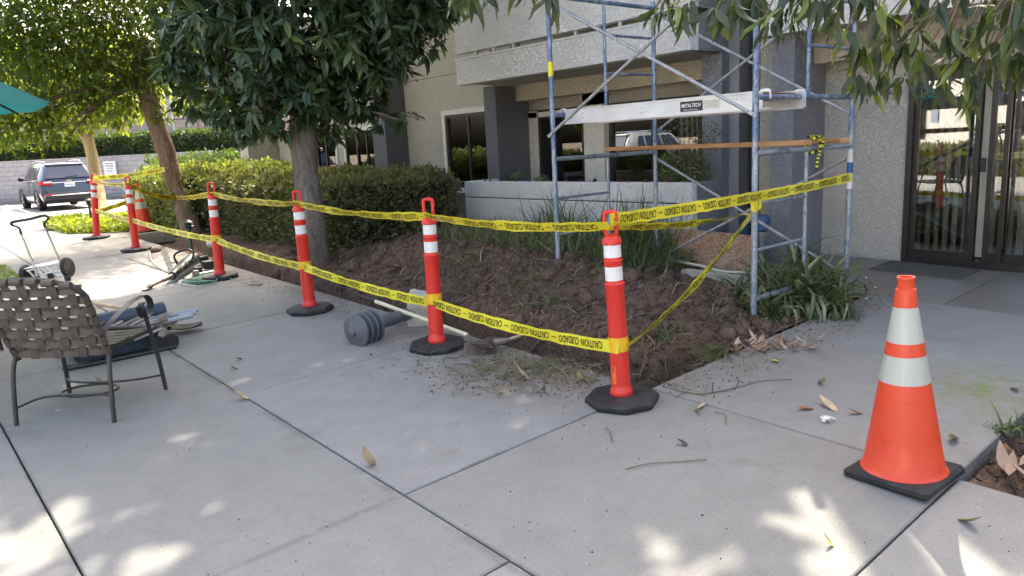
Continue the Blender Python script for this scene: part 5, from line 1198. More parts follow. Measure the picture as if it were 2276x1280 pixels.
# slim sunny tree
tb2 = gp(226, 492); T3 = thing('slim_tree', 'slim tan trunk tree with sunlit yellow green leaves behind the farthest post', 'tree', tb2)
P, rd = limb([tb2 + [0, 0, -.1], tb2, pD(214, 400, 16.8), pD(198, 320, 16.7), pD(184, 280, 16.6)], [.20, .15, .125, .115, .14], jit=.008); MB().tube(P, rd, 14).build('trunk', BARK3, T3, 60)
B3 = [(150,250,16.5,.6),(230,235,17,.55),(100,215,16.5,.7),(290,235,17.5,.45),(200,180,17,.9),(60,235,16.5,.5),(170,292,16.6,.12),(215,272,16.6,.25), (275,275,17.5,.22)]
branches(T3, pD(184, 285, 16.6), B3, .07, BARK3)
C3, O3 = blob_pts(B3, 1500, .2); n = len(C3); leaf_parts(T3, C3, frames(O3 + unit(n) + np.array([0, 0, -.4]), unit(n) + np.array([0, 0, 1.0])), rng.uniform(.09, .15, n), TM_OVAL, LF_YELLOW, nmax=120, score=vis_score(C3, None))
# trees behind the block walls
for k, (trunk, bl, lab) in enumerate(((((305, 345), (285, 262), (275, 200)), [(280,190,40,1.6),(230,210,40,1.2),(330,210,40,1.0),(250,140,40,2.0)], 'pale trunk tree rising between the two block walls'),
      (((82, 365), (70, 310), (60, 250)), [(60,240,38,1.5),(110,200,38,1.5),(20,180,38,1.5)], 'tree with pale trunk behind the wall left above the SUV'),
      (((520, 300), (500, 250), (480, 200)), [(440,200,46,1.9),(410,260,46,1.3),(460,270,46,1.2),(520,240,46,1.5),(500,160,46,2.2),(400,160,47,1.0), (560,220,46,2.0)], 'sunlit yellow green tree seen between the two nearer trees'),
      (((150, 300), (150, 240), (150, 200)), [(150,200,50,2.5),(60,190,50,2.5),(0,150,50,3),(240,240,50,1.6),(300,250,52,1.4),(10,250,50,2)], 'dense sunny trees far behind the upper block wall'))):
    base = pD(*trunk[0], bl[0][2]); 
    if k in (2, 3): base = pD(trunk[0][0], 330, bl[0][2])
    t = thing('background_tree', lab, 'tree', base, 'trees beyond the car park'); P, rd = limb([base, pD(*trunk[1], bl[0][2]), pD(*trunk[2], bl[0][2])], [.24, .2, .12]); MB().tube(P, rd, 10).build('trunk', BARK1 if k != 0 else plain('pale_bark', (.36, .30, .27), .9), t, 60)
    C_, O_ = blob_pts(bl, 330, .2); n = len(C_); V, Fq = scatter(TM_OVAL, C_, frames(O_ + unit(n), unit(n) + np.array([0, 0, 1.0])), rng.uniform(.22, .38, n)); fastmesh('crown', V, Fq, LF_YELLOW if k != 1 else LF_CITRUS, t, True)['kind'] = 'stuff'
# lamp pole
pb = pD(390, 346, 36); pt_ = pD(369, 170, 36); lpz = thing('lamp_pole', 'grey metal lamp pole standing on the terrace between the trees', 'lamp pole', pb); MB().tube([pb - [0, 0, .3], [pb[0], pb[1], pt_[2] + 2]], [.13, .09], 12).build('pole', plain('pole_grey', (.30, .30, .31), .5, .3), lpz, 50); MB().box(np.array([pb[0] - .5, pb[1] - .2, pt_[2] + 2]), np.array([pb[0] + .5, pb[1] + .2, pt_[2] + 2.15])).build('lamp_head', GREYMET, lpz)

# ================================================================== HEDGES
def hedge(name, label, cen, ax, ay, hz, mat, size, dens, wob=.08, core=DARK, grp=None, z0=None, sizev=.4):
    """rounded box hedge: centre on ground, half vectors ax, ay, height hz"""
    cen, ax, ay = map(lambda v: np.array(v, float), (cen, ax, ay)); t = thing(name, label, 'hedge', cen, grp)
    la, lb = np.linalg.norm(ax), np.linalg.norm(ay); ua, ub = ax / la, ay / lb; P = []; O = []
    def surf(area, f):
        n = int(area * dens); u = rng.uniform(-1, 1, n); v = rng.random(n)
        for a, b_ in zip(u, v): p, o = f(a, b_); P.append(p); O.append(o)
    surf(4 * la * hz * .5 * 1.0, lambda a, b_: (cen + ax * a - ay + np.array([0, 0, hz * b_]), -ub)); surf(4 * la * hz * .5, lambda a, b_: (cen + ax * a + ay + np.array([0, 0, hz * b_]), ub))
    surf(2 * lb * hz, lambda a, b_: (cen - ax + ay * a + np.array([0, 0, hz * b_]), -ua)); surf(2 * lb * hz, lambda a, b_: (cen + ax + ay * a + np.array([0, 0, hz * b_]), ua))
    surf(4 * la * lb, lambda a, b_: (cen + ax * a + ay * (2 * b_ - 1) + np.array([0, 0, hz]), np.array([0, 0, 1.0])))
    P, O = np.array(P), np.array(O)
    nz = np.array([mnoise.fractal(Vector(p * 1.9), .8, 2, 3) for p in P]); nf = np.array([mnoise.noise(Vector(p * 7)) for p in P])
    P = P + O * (nz * wob + nf * wob * .6 - .03 + rng.normal(0, wob * .3, len(P)))[:, None]
    # drop corners
    rel = P - cen; ca, cb = np.abs(rel @ ua) / la, np.abs(rel @ ub) / lb; cz = rel[:, 2] / hz
    P[:, 2] -= hz * .07 * (np.clip(ca, .8, 1.1) - .8) / .2 + hz * .07 * (np.clip(cb, .8, 1.1) - .8) / .2 * (cz > .5)
    n = len(P); rot = frames(O + unit(n) * .8 + np.array([0, 0, .3]), unit(n) + O * .8); V, Fq = scatter(TM_TINY, P, rot, size * rng.uniform(1 - sizev, 1 + sizev, n)); f = fastmesh('foliage', V, Fq, mat, t, False); f['kind'] = 'stuff'
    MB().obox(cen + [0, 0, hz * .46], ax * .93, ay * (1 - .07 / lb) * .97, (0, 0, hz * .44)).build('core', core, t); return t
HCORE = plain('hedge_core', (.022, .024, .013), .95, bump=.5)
zg = G(5.6, 9.5)
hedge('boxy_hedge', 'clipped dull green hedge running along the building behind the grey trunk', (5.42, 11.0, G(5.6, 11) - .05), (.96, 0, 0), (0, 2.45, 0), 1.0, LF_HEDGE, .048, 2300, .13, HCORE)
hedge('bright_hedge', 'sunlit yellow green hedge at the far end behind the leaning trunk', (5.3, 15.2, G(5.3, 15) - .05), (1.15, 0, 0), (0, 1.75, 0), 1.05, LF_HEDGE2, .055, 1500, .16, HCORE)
hedge('flowering_bush', 'grey green bush with tiny white flowers in front of the block wall', (9.2, 26.5, .2), (1.9, 0, 0), (0, 1.0, 0), 1.5, LF_FARH, .09, 420, .25, HCORE)
for k, (x0, x1, d_) in enumerate(((112, 205, 35.3), (226, 306, 35.4), (318, 352, 35.5), (388, 545, 35.4))):
    a, b_ = wp(x0, 330, d_), wp(x1, 330, d_); c = (a + b_) / 2; c[2] = 1.95
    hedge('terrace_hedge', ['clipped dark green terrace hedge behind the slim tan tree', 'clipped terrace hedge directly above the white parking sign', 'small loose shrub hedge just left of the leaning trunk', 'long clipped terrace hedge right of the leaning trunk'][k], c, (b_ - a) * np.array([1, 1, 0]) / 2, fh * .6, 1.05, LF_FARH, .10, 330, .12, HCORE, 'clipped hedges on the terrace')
a, b_ = wp(-60, 330, 35.4), wp(100, 330, 35.4); c = (a + b_) / 2; c[2] = 1.9
hedge('terrace_shrub', 'loose dark shrub on the terrace at the left edge', c, (b_ - a) * np.array([1, 1, 0]) / 2, fh * .6, 1.0, LF_CITRUS, .13, 220, .4, HCORE)

# ================================================================== GRASSES
def blades(name, pts, hs, bend, wd, mat, lean=.5, outdir=None, stuff=True, parent=None):
    P = np.array(pts); n = len(P); groups = 4; idx = rng.integers(0, groups, n); VV, FF, off = [], [], 0
    for g in range(groups):
        m = idx == g
        if not m.any(): continue
        tm = blade_tmpl(5, wd, bend * (.4 + .45 * g)); k = m.sum(); a = rng.uniform(0, 2 * math.pi, k)
        yd_ = np.stack([np.cos(a), np.sin(a), np.zeros(k)], 1)
        if outdir is not None: yd_ = outdir[m] + yd_ * .4
        z = np.stack([rng.normal(0, lean * .4, k), rng.normal(0, lean * .4, k), np.ones(k)], 1); z /= np.linalg.norm(z, axis=1, keepdims=True)
        x = np.cross(yd_, z); x /= np.linalg.norm(x, axis=1, keepdims=True) + 1e-9; y = np.cross(z, x); rot = np.stack([x, y, z], 2)
        V, Fq = scatter(tm, P[m], rot, hs[m]); VV.append(V); FF.append(Fq + off); off += len(V)
    o = fastmesh(name, np.concatenate(VV), np.concatenate(FF), mat, parent, True)
    if stuff: o['kind'] = 'stuff'
    return o
def grass_patch(n, fx, hmin, hmax, mat, wd=.03, bend=1.0, name='long_grass', lean=.6):
    pts = [fx() for _ in range(n)]; return blades(name, pts, rng.uniform(hmin, hmax, n), bend, wd, mat, lean)
def along_planter():
    while True:
        x = random.uniform(5.35, 6.95); y = random.uniform(4.7, 9.0) 
        if random.random() < min(1, (x - 5.2) / .6) and mnoise.noise(Vector((x * 2, y * 2, 0))) > -.35 - (x - 5.3) * .3: return (x, y, HF(x, y, 0) - .02)
grass_patch(7600, along_planter, .10, .38, GRASS, lean=1.0); grass_patch(1700, along_planter, .12, .42, STRAW, .02, lean=1.4)
def tall_():
    c = random.choice([(6.75, 5.6), (6.7, 5.9), (6.6, 6.6), (6.85, 7.2), (6.7, 5.2), (6.3, 5.4)]); x, y = c[0] + random.gauss(0, .10), c[1] + random.gauss(0, .14); return (x, y, HF(min(x, 6.95), y, 0))
grass_patch(420, tall_, .4, .85, GRASS, .022, .7, lean=.35)
def clumpy():
    x, y = random.gauss(6.2, .3), random.gauss(5.75, .4); y = max(y, 5.1); return (x, y, HF(x, y, 0))
grass_patch(1100, clumpy, .2, .5, GRASSD, .030, 1.2)
# strappy plants by the porch: each clump a thing
CL = [(1640, 690, .30), (1700, 655, .36), (1742, 690, .42), (1768, 640, .40), (1800, 690, .42), (1835, 665, .38), (1850, 700, .26), (1700, 715, .25)]
CLL = ['strappy leaved plant clump just left of the front scaffold leg', 'strappy clump behind the front scaffold leg near the chipboard', 'big drooping strappy clump right of the front scaffold leg', 'tall pale tipped strappy clump against the grey pillar', 'dark drooping strappy clump under the low scaffold bar', 'strappy clump by the right scaffold leg', 'low strappy clump at the very edge of the porch slab', 'small green clump at the bed corner on the paving edge']
for (px, py, h_), lab in zip(CL, CLL):
    c = gp(px, py); n = 210; P = np.array([c + [random.gauss(0, .05), random.gauss(0, .05), .01] for _ in range(n)]); a = rng.uniform(0, 2 * math.pi, n)
    t = thing('strappy_plant', lab, 'plant', c, 'strappy leaved clumps beside the porch'); blades('leaves', P, rng.uniform(.5, 1.3, n) * h_ * 1.4, 2.9, .050, GRASSD, .5, np.stack([np.cos(a), np.sin(a), np.zeros(n)], 1), True, t)
def straw_m():
    x, y = random.gauss(5.8, .3), random.gauss(3.25, .18); x = min(x, 6.3); y = max(y, 2.95); return (x, y, HF(x, y, 0) + random.uniform(.02, .12))
n = 900; pts = [straw_m() for _ in range(n)]; o = blades('dead_grass', pts, rng.uniform(.08, .2, n), 1.6, .03, STRAW, 2.5)
# thin weed stems over the porch
ws = thing('weed', 'thin arching weed stems with tiny white flowers over the porch paving', 'weed', gp(1885, 660))
for (pp_) in (((1890, 640), (1915, 610), (1945, 640), (1968, 690)), ((1885, 650), (1905, 620), (1925, 618), (1942, 640)), ((1892, 655), (1900, 640), (1925, 665), (1932, 705))):
    P = [pY(pp_[0][0], pp_[0][1], 2.85)] + [pY(a, b_, 2.7 - .05 * k) for k, (a, b_) in enumerate(pp_[1:])]; MB().tube(bez(P, 5), .0028, 4).build('stem', TWIG, ws); MB().lathe([(.002, 0), (.012, .006), (.002, .012)], P[2], 6).build('flower', PAINTW, ws)
# lawn and groundcover
def lawnp():
    x, y = random.uniform(-5, 1.38), random.uniform(11.15, 12.95); return (x, y, G(x, y) + .0)
tag(mk('lawn_soil', [(-7, 11.12, G(-7, 11.1) - .01), (1.4, 11.12, G(1.4, 11.1) - .01), (1.4, 12.98, G(1.4, 13) - .01), (-7, 12.98, G(-7, 13) - .01)], [(0, 1, 2, 3)], plain('lawn_base', (.06, .085, .02), .95, var=.3, bump=.8)), kind='structure')
pts = [lawnp() for _ in range(16000)]; V, Fq = scatter((np.array([(-.5, 0, 0), (.5, 0, 0), (.1, .4, 1), (-.1, .4, 1)]), np.array([(0, 1, 2, 3)])), np.array(pts), frames(np.c_[rng.normal(0, 1, (16000, 2)), np.zeros(16000)], np.tile([0, 0, 1.0], (16000, 1)) + unit(16000) * .4), rng.uniform(.02, .045, 16000), np.full(16000, .35)); fastmesh('lawn', V, Fq, LAWN)['kind'] = 'stuff'
poly = [gp(98, 507), gp(150, 520), gp(260, 517), gp(385, 505), gp(520, 500), gp(520, 488), gp(330, 484), gp(200, 488), gp(120, 494)]
pc = sum(poly) / len(poly); cvp = [p + [0, 0, .01] for p in poly]
def inpoly(x, y):
    c = False; n = len(poly)
    for i in range(n):
        x1, y1 = poly[i][:2]; x2, y2 = poly[(i+1) % n][:2]
        if (y1 > y) != (y2 > y) and x < (x2 - x1) * (y - y1) / (y2 - y1) + x1: c = not c
    return c
tag(mk('groundcover_soil', cvp, [tuple(range(len(cvp)))], plain('cover_base', (.10, .14, .03), .95)), kind='structure')
X0, X1, Y0, Y1 = min(p[0] for p in poly), max(p[0] for p in poly), min(p[1] for p in poly), max(p[1] for p in poly); pts = []
while len(pts) < 9000:
    x, y = random.uniform(X0, X1), random.uniform(Y0, Y1)
    if inpoly(x, y): pts.append((x, y, G(x, y) + random.uniform(.0, .14)))
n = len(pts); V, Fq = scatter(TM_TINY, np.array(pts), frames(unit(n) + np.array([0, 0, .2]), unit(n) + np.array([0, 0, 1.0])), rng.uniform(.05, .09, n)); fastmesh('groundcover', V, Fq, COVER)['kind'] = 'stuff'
# planter plants
t = thing('fern', 'broad leaved green plant in the planter beside the left grey pillar', 'plant', (7.27, 8.55, 1.06))
c = pX(1133, 402, 7.27); n = 16; a = rng.uniform(0, 6.28, n); V, Fq = scatter(leaf_tmpl(1, .3, .35, .1), np.tile(c - [0, 0, .02], (n, 1)), frames(np.stack([np.cos(a) * .5, np.sin(a) * .9, rng.uniform(.3, 1.3, n)], 1), unit(n) * .3 + np.array([-.6, -.4, .8])), rng.uniform(.16, .28, n)); fastmesh('leaves', V, Fq, LF_MANGO, t, True)
for k, (px, ctr_, rad, lab) in enumerate(((1515, 378, .30, 'dense small leaved shrub at the right end of the planter'), (1205, 400, .09, 'tiny dark seedling in the planter left of the scaffold'))):
    c = pX(px, ctr_, 7.27); t = thing('planter_shrub', lab, 'shrub', (c[0], c[1], 1.06)); n = 3200 if k == 0 else 160; P = c + unit(n) * (rng.random((n, 1)) ** .4) * np.array([.18, rad * 1.3, rad * .85]); V, Fq = scatter(TM_TINY, P, frames(unit(n), unit(n)), rng.uniform(.02, .035, n)); fastmesh('foliage', V, Fq, LF_HEDGE, t)['kind'] = 'stuff'
    if k == 0:
        for q in range(26):
            e = c + np.array([random.uniform(-.1, .1), random.uniform(-.5, .35), random.uniform(.2, .55)]); MB().tube(bez([c + [0, random.uniform(-.2, .2), -.1], (c + e) / 2 + unit(1)[0] * .06, e], 4), .0025, 4).build('stem', TWIG, t)
            m2 = 10; V, Fq = scatter(TM_TINY, e + rng.normal(0, .05, (m2, 3)), frames(unit(m2), unit(m2)), rng.uniform(.02, .035, m2)); fastmesh('leaves', V, Fq, LF_HEDGE, t)
ti = 0
RSP = plain('dark_red_plastic', (.16, .02, .02), .5)
for px in (1078, 1090, 1146, 1174, 1262, 1290, 1320, 1378, 1397, 1434, 1488, 1534):
    c = pX(px, 404, 7.05); c[2] = 1.14; o = MB().lathe([(.018, 0), (.020, .012), (.010, .018), (.008, .032), (.002, .036)], (0, 0, 0), 10); o = o.build('emitter', RSP, None, 40); o.location = Vector(c); ti += 1; tag(o, ['first', 'second', 'third', 'fourth', 'fifth', 'sixth', 'seventh', 'eighth', 'ninth', 'tenth', 'eleventh', 'twelfth'][ti - 1] + ' red emitter from the left on the white planter top', 'irrigation emitter', 'red emitters along the planter top')

# vines and cables in the dark shaft
mb = MB()
for k in range(46):
    x = 8.45; y = random.uniform(4.5, 5.0); z = random.uniform(.6, 2.9); P = [(x, y, z)]
    for j in range(4): P.append((x - random.uniform(0, .1), P[-1][1] + random.uniform(-.08, .08), P[-1][2] + random.uniform(-.12, .12)))
    mb.tube(bez(P, 3), .004, 4)
o = mb.build('dead_vines', plain('dead_vine', (.12, .10, .085), .9)); tag(o, kind='stuff')

# ================================================================== OVERHANGING TREE (stands in the right-hand bed, spreads over the walk)
T4b = np.array([5.3, -1.6, G(5.3, -1.6) - .1]); T4 = thing('overhanging_tree', 'large-leaved tree whose drooping branches hang in from the top right', 'tree', T4b)
P, rd = limb([T4b, T4b + [-.1, .1, 1.2], T4b + [-.4, .4, 2.6], T4b + [-.9, 1.0, 3.9]], [.2, .16, .14, .12]); MB().tube(P, rd, 14).build('trunk', BARK1, T4, 60)
fork = T4b + np.array([-.5, .5, 2.8])
for e in ((2.6, .2, 3.6), (1.6, -1.6, 3.8), (4.2, .4, 3.9), (3.0, 1.2, 3.7)):
    e = np.array(e, float); m = fork * .5 + e * .5 + [0, 0, .5]; P, rd = limb([fork, m, e], [.09, .06, .02]); MB().tube(P, rd, 8).build('limb', BARK1, T4, 60)
# unseen crown added on the sun side to shade the walk
N = 5200; zc_ = rng.uniform(6.9, 8.8, N); far = np.zeros(N, bool)
gx0 = rng.uniform(-3.0, 3.5, N); gy0 = np.where(far, rng.uniform(9.0, 15.0, N), rng.uniform(-.2, 8.7, N))
C4 = np.stack([gx0, gy0, np.zeros(N)], 1) + SDIR * (zc_ / SDIR[2])[:, None]
O4 = unit(N) * np.array([1, 1, .5]); ok, _, _ = in_view(C4, 90); C4, O4 = C4[~ok], O4[~ok]
lp_, lr_, ls_ = whorl_leaves(C4, O4, 9, .30, .35)
ok, _, _ = in_view(lp_, 60); keep = ~ok
gh = lp_ - SDIR * ((lp_[:, 2] - (SX * lp_[:, 0] + SY * lp_[:, 1])) / SDIR[2])[:, None]
v = gh - CAMP; z = v @ fwd; zz = np.where(z > .2, z, .2); gx_, gy_ = CX + F * (v @ rt) / zz, CY - F * (v @ up) / zz
PATCH = [(95,1160,140,70),(60,1235,120,60),(215,1075,18,9),(170,1140,60,28),(335,1105,60,14),(440,943,30,9),(480,962,28,9),(372,1213,45,26),(430,1200,38,22),(500,1100,40,10),(480,1120,25,10),(330,1245,50,20),(480,1260,35,30),(250,1240,55,38),
  (1815,1105,125,34),(1905,1155,150,46),(2030,1200,150,44),(2160,1240,160,46),(1860,1225,90,36),(1780,1085,40,20),(1565,1215,58,36),(1445,1180,34,32),(1432,1010,20,10),(1545,1052,26,8),(1640,1062,22,6),(1515,1262,75,24),(2230,1255,70,30),(590,940,14,6),(1630,1140,30,12)]
gh = gh + lr_[:, :, 1] * (ls_ * .5)[:, None]
for (a, b_, ra, rb) in PATCH:
    c0 = gp(a, b_); dd = depth(c0); v = gh - c0; la = v @ r0; de = v @ fh
    keep &= ~((la / (ra * dd / F + .05)) ** 2 + (de / (rb * dd * dd / (F * 1.6) + .05)) ** 2 < 1.0) | (rng.random(len(keep)) < .09)  # gaps cut in the added crown where sun patches should fall
lp_, lr_, ls_ = lp_[keep], lr_[keep], ls_[keep]
V, Fq = scatter(leaf_tmpl(1, .42, .2, .08, 2), lp_, lr_, ls_)
T5b = np.array([14.2, 9.0, 0.0]); T5 = thing('added_shade_tree', 'added unseen tree behind the building, its broad crown shaped to shade the walk', 'tree', T5b)
P, rd = limb([T5b, T5b + [-.4, 0, 4], T5b + [-1.6, 0, 7.8]], [.45, .36, .28]); MB().tube(P, rd, 14).build('trunk', BARK1, T5, 60)
for e in ((4, 5, 7.9), (5, 9, 8.0), (6.5, 11.5, 8), (7.5, 4.5, 8.2), (8.5, 9, 8.4), (5, 2.5, 7.9)):
    e = np.array(e, float); f0 = T5b + [-1.6, 0, 7.8]; P, rd = limb([f0, (f0 + e) / 2 + [0, 0, .6], e], [.2, .12, .04]); MB().tube(P, rd, 8).build('limb', BARK1, T5, 60)
o = fastmesh('crown', V, Fq, LF_FRONT, T5, True); o['kind'] = 'stuff'
n = 130; C6 = np.stack([rng.uniform(1.2, 5.6, n), rng.uniform(-2.6, 2.2, n), rng.uniform(3.0, 4.4, n)], 1); a, b_, c_ = whorl_leaves(C6, unit(n), 9, .2, .8); ok, _, _ = in_view(a, 70)
gh = a - SDIR * ((a[:, 2] - .1) / SDIR[2])[:, None]; ok |= (gh[:, 1] > -.8) & (gh[:, 0] > -2)
V, Fq = scatter(leaf_tmpl(1, .34, .25, .1, 3), a[~ok], b_[~ok], c_[~ok]); o = fastmesh('crown', V, Fq, LF_FRONT, T4, True); o['kind'] = 'stuff'
# hanging sprays in the picture
SPR = [(1045,-12,2.7,10),(1010,-30,2.75,7),(1085,-40,2.8,7),(1215,-22,3.0,8),(1160,-40,3.0,5),(1455,28,3.0,9),(1500,18,3.0,9),(1535,5,3.05,7),(1480,-20,3.1,8),(1590,25,3.0,9),(1625,15,3.0,9),(1668,0,3.0,8),(1700,40,2.9,8),(1730,20,2.9,8),(1690,-30,3,9),(1790,-10,2.8,8),(1775,-40,2.8,8),(1850,30,2.8,8),(1880,70,2.9,9),(1915,105,3.0,10),(1960,110,3.1,9),(1950,20,2.8,9),(1990,30,2.8,9),(2000,95,2.9,9),(2040,60,2.8,9),(2060,110,2.8,9),(2085,20,2.7,9),(2100,80,2.7,9),(2130,130,2.7,9),(2150,60,2.7,10),(2165,170,2.75,7),(2190,20,2.6,9),(2205,100,2.7,9),(2240,60,2.6,9),(2262,110,2.7,9),(2270,20,2.6,9),(1930,-20,2.9,9),(1870,-20,2.9,9),(2030,-20,2.8,9),(2120,-20,2.8,9),(2220,-20,2.8,9),(2290,60,2.7,9),(2290,140,2.7,9),(2090,150,3.0,8),(1892,170,3.3,8),(1925,190,3.4,8),(1960,165,3.3,8),(2010,170,3.2,8),(2150,215,3.0,6),(2080,190,3.1,7),(1610,-5,3.1,8),(1760,35,3,8),(1820,10,2.9,8),(2180,130,2.8,8),(2235,10,2.7,8),(1970,70,3,8)]
A_, B_, C_, D_ = [], [], [], []
for (px, py, dd_, per) in SPR:
    c = pD(px, py, dd_); o_ = np.array([random.uniform(-.6, .3), random.uniform(-.3, .6), random.uniform(-.5, .3)]); a, b_, s_ = whorl_leaves(c[None], (o_ / np.linalg.norm(o_))[None], per, .122, 1.15, .7); A_.append(a); B_.append(b_); C_.append(s_)
    e = c + np.array([.5, -.5, .9]) + rng.normal(0, .15, 3); m_ = (c + e) / 2 + np.array([0, 0, .18]); MB().tube(bez([c, m_, e], 5), [.0035] * 3 + [.006] * 8, 5).build('twig', TWIG, T4, 60)
A_, B_, C_ = np.concatenate(A_), np.concatenate(B_), np.concatenate(C_)
leaf_parts(T4, A_, B_, C_, leaf_tmpl(1, .30, .32, .16, 6), LF_FRONT, nmax=300, score=vis_score(A_, None), tms=[leaf_tmpl(1, .25, .3, .16, 6), warp(leaf_tmpl(1.1, .22, .5, .2, 6), .8, .15, .10), warp(leaf_tmpl(1, .30, .2, .1, 6), -.6, .1, -.12), warp(leaf_tmpl(.75, .18, .8, .3, 6), 1.2, .2, .15), warp(leaf_tmpl(1.15, .27, .1, .14, 6), .3, .15, -.06)])

# ================================================================== OUT OF FRAME SURROUNDINGS (seen in the glass; building and slabs added for bounce)
for k, (x, y, r_) in enumerate(((-14, 1, 1.4), (-15, 8.5, 1.6), (-14, 15, 1.6))):
    t = thing('garden_tree', ['leafy garden tree behind the viewer, seen in the door glass', 'middle leafy garden tree across the courtyard, seen in the glass', 'farther leafy garden tree by the driveway, seen in the glass'][k], 'tree', (x, y, G(x, y) - .4)); MB().tube([(x, y, -.4), (x + .1, y, 2.2)], [.2, .14], 10).build('trunk', BARK1, t, 60)
    n = 5000; P = np.array([x, y, 3.6]) + unit(n) * (rng.random((n, 1)) ** .35) * np.array([r_, r_, r_ * .75]); V, Fq = scatter(TM_OVAL, P, frames(unit(n), unit(n) + np.array([0, 0, .6])), rng.uniform(.14, .24, n)); fastmesh('crown', V, Fq, LF_CITRUS, t, True)['kind'] = 'stuff'
hedge('garden_hedge', 'hedge across the courtyard behind the viewer, seen in the glass', (-11, 7, -.4), (.6, 0, 0), (0, 4.5, 0), 1.3, LF_HEDGE, .09, 260, .12, HCORE)
gw = thing('bounce_building', 'unseen white building added across the courtyard to bounce sunlight, out of frame', 'building', (-19, 3, -.4)); MB().box((-22, -16, -.5), (-19, 17, 6.0)).build('wall', ST_WHITE, gw); MB().box((-22.2, -16.2, 6.0), (-18.8, 17.2, 6.2)).build('roof', TRIMG, gw)  # white block out of view, added to throw sunlight back on the facade
for y in (-12, -7, -2, 3, 8, 13): window(gw, -18.99, y, y + 1.6, 1.0, 2.3, 2)
cells((-18.6, -9.3), [-9.5, -4.5, .5, 5.5, 11.1]); cells((-9.3, 1.66), [-9.5, -5.4, -1.3])  # unseen pale paving, added as further bounce for the facade

# ================================================================== LITTER AND DEBRIS
def fallen(px, py, size, label, mat, yaw=None, curl=.5, W=.45):
    tm = leaf_tmpl(1, W, -curl, .25, 6); V = tm[0] * size; V[:, 1] -= size / 2; V[:, 2] -= V[:, 2].min() * .98
    o = mk('fallen_leaf', V, [tuple(int(i) for i in f) for f in tm[1]], mat, None, 60, True); c = gp(px, py); o.location = Vector(c + [0, 0, .002]); o.rotation_euler = (math.atan(SY) + random.uniform(-.05, .1), -math.atan(SX), yaw if yaw is not None else random.uniform(0, 6.28))
    return tag(o, label, 'fallen leaf', 'fallen leaves on the paving')
YLF = plain('yellow_leaf', (.34, .32, .07), .5); RLF = plain('rust_leaf', (.30, .13, .06), .7); TLF = plain('tan_leaf', (.46, .36, .22), .7, var=.2); GLF = plain('olive_leaf', (.22, .24, .08), .6); DLF = plain('dark_leaf', (.07, .06, .04), .7)
for args in ((535, 890, .10, 'curled tan leaf beside the joint in the centre left foreground', TLF, 1.2, 1.0, .8), (820, 1042, .12, 'upright curled tan leaf at the slab joint in the centre foreground', TLF, 2.2, 1.2, .5), (1840, 905, .15, 'long pale tan leaf left of the big cone', TLF, -.4, .3, .34), (1790, 911, .10, 'small rust brown leaf left of the long pale leaf', RLF, 1.0, .2, .4),
    (1900, 921, .09, 'small brown leaf right of the long pale leaf', RLF, .9, .5, .35), (1826, 856, .09, 'tan leaf with a dark stem behind the long pale leaf', TLF, 2.4, .8, .4), (1722, 805, .055, 'small bright yellow leaf near the bed corner', YLF, .5, .2, .8), (2118, 983, .10, 'pale curled leaf right of the big cone', TLF, 1.7, .6, .5), (2155, 1168, .13, 'olive yellow leaf in the lower right corner', GLF, 2.6, .5, .3),
    (1560, 905, .18, 'long brown leaf near the base of the nearest post', TLF, 1.9, .1, .16), (1550, 915, .17, 'narrow green leaf right of the nearest post', GLF, 2.4, .1, .12), (1517, 989, .06, 'small dark leaf in front of the nearest post', DLF, .5, .5, .6), (1840, 1212, .045, 'crumpled pale yellow leaf in the sun patch', YLF, .5, 1.3, .7), (530, 800, .10, 'flat brown leaf on the slab right of the tool tub', RLF, 2.2, .3, .3), (520, 822, .07, 'small brown leaf in front of the flat brown leaf', RLF, 2.0, .5, .4),
    (2255, 868, .12, 'brown leaf at the right edge of the picture', RLF, 2.0, .2, .3), (1160, 845, .12, 'pale crumpled leaf on the debris before the trench', TLF, .8, 1.2, .6), (1290, 850, .10, 'small pale leaf near the trench corner', TLF, 2.0, .9, .5), (775, 752, .06, 'pale leaf under the lamp cap of the fallen bollard', TLF, .3, .6, .8), (215, 848, .08, 'greenish leaf scrap below the patio chair', GLF, 1.4, 1.0, .5)): fallen(*args)
def on_ground(px0, px1, py0, py1, n, cond=None):
    out = []
    while len(out) < n:
        p = gp(random.uniform(px0, px1), random.uniform(py0, py1))
        if cond is None or cond(p): out.append(p)
    return np.array(out)
# leaf litter: pile by bed corner and right-hand bed
def litter(P, smin, smax, mat, tm=None, name='leaf_litter'):
    n = len(P); V, Fq = scatter(tm or leaf_tmpl(1, .42, -.7, .3, 4), P, frames(np.c_[rng.normal(0, 1, (n, 2)), rng.normal(0, .14, n)], np.tile([0, 0, 1.0], (n, 1)) + unit(n) * .3), rng.uniform(smin, smax, n)); o = fastmesh(name, V, Fq, mat, None, True); o['kind'] = 'stuff'; return o
P = np.array([gp(1700 + random.gauss(0, 55), 773 + random.gauss(0, 9)) + [0, 0, random.uniform(.005, .022)] for _ in range(58)]); litter(P, .035, .10, DRYLF)
bs = [(3.57, -3, 0), (8, -3, 0), (8, 1.06, 0), (3.57, 1.06, 0)]
bx = np.arange(3.52, 6.43, .05); by = np.arange(-2.2, 1.07, .05); V = np.array([(x, y, G(x, y) - .055 + .03 * mnoise.fractal(Vector((x * 6, y * 6, 2)), .7, 2, 4)) for y in by for x in bx]); ii, jj = np.meshgrid(np.arange(len(bx) - 1), np.arange(len(by) - 1)); a = (jj * len(bx) + ii).ravel()
tag(fastmesh('planting_bed', V, np.stack([a, a + 1, a + len(bx) + 1, a + len(bx)], 1), SOIL, None, True), kind='structure')
P = np.array([(x, y, G(x, y) + random.uniform(-.03, .02)) for x, y in ((random.uniform(3.6, 5.6), random.uniform(-.6, 1.0)) for _ in range(420))]); litter(P, .06, .16, DRYLF)
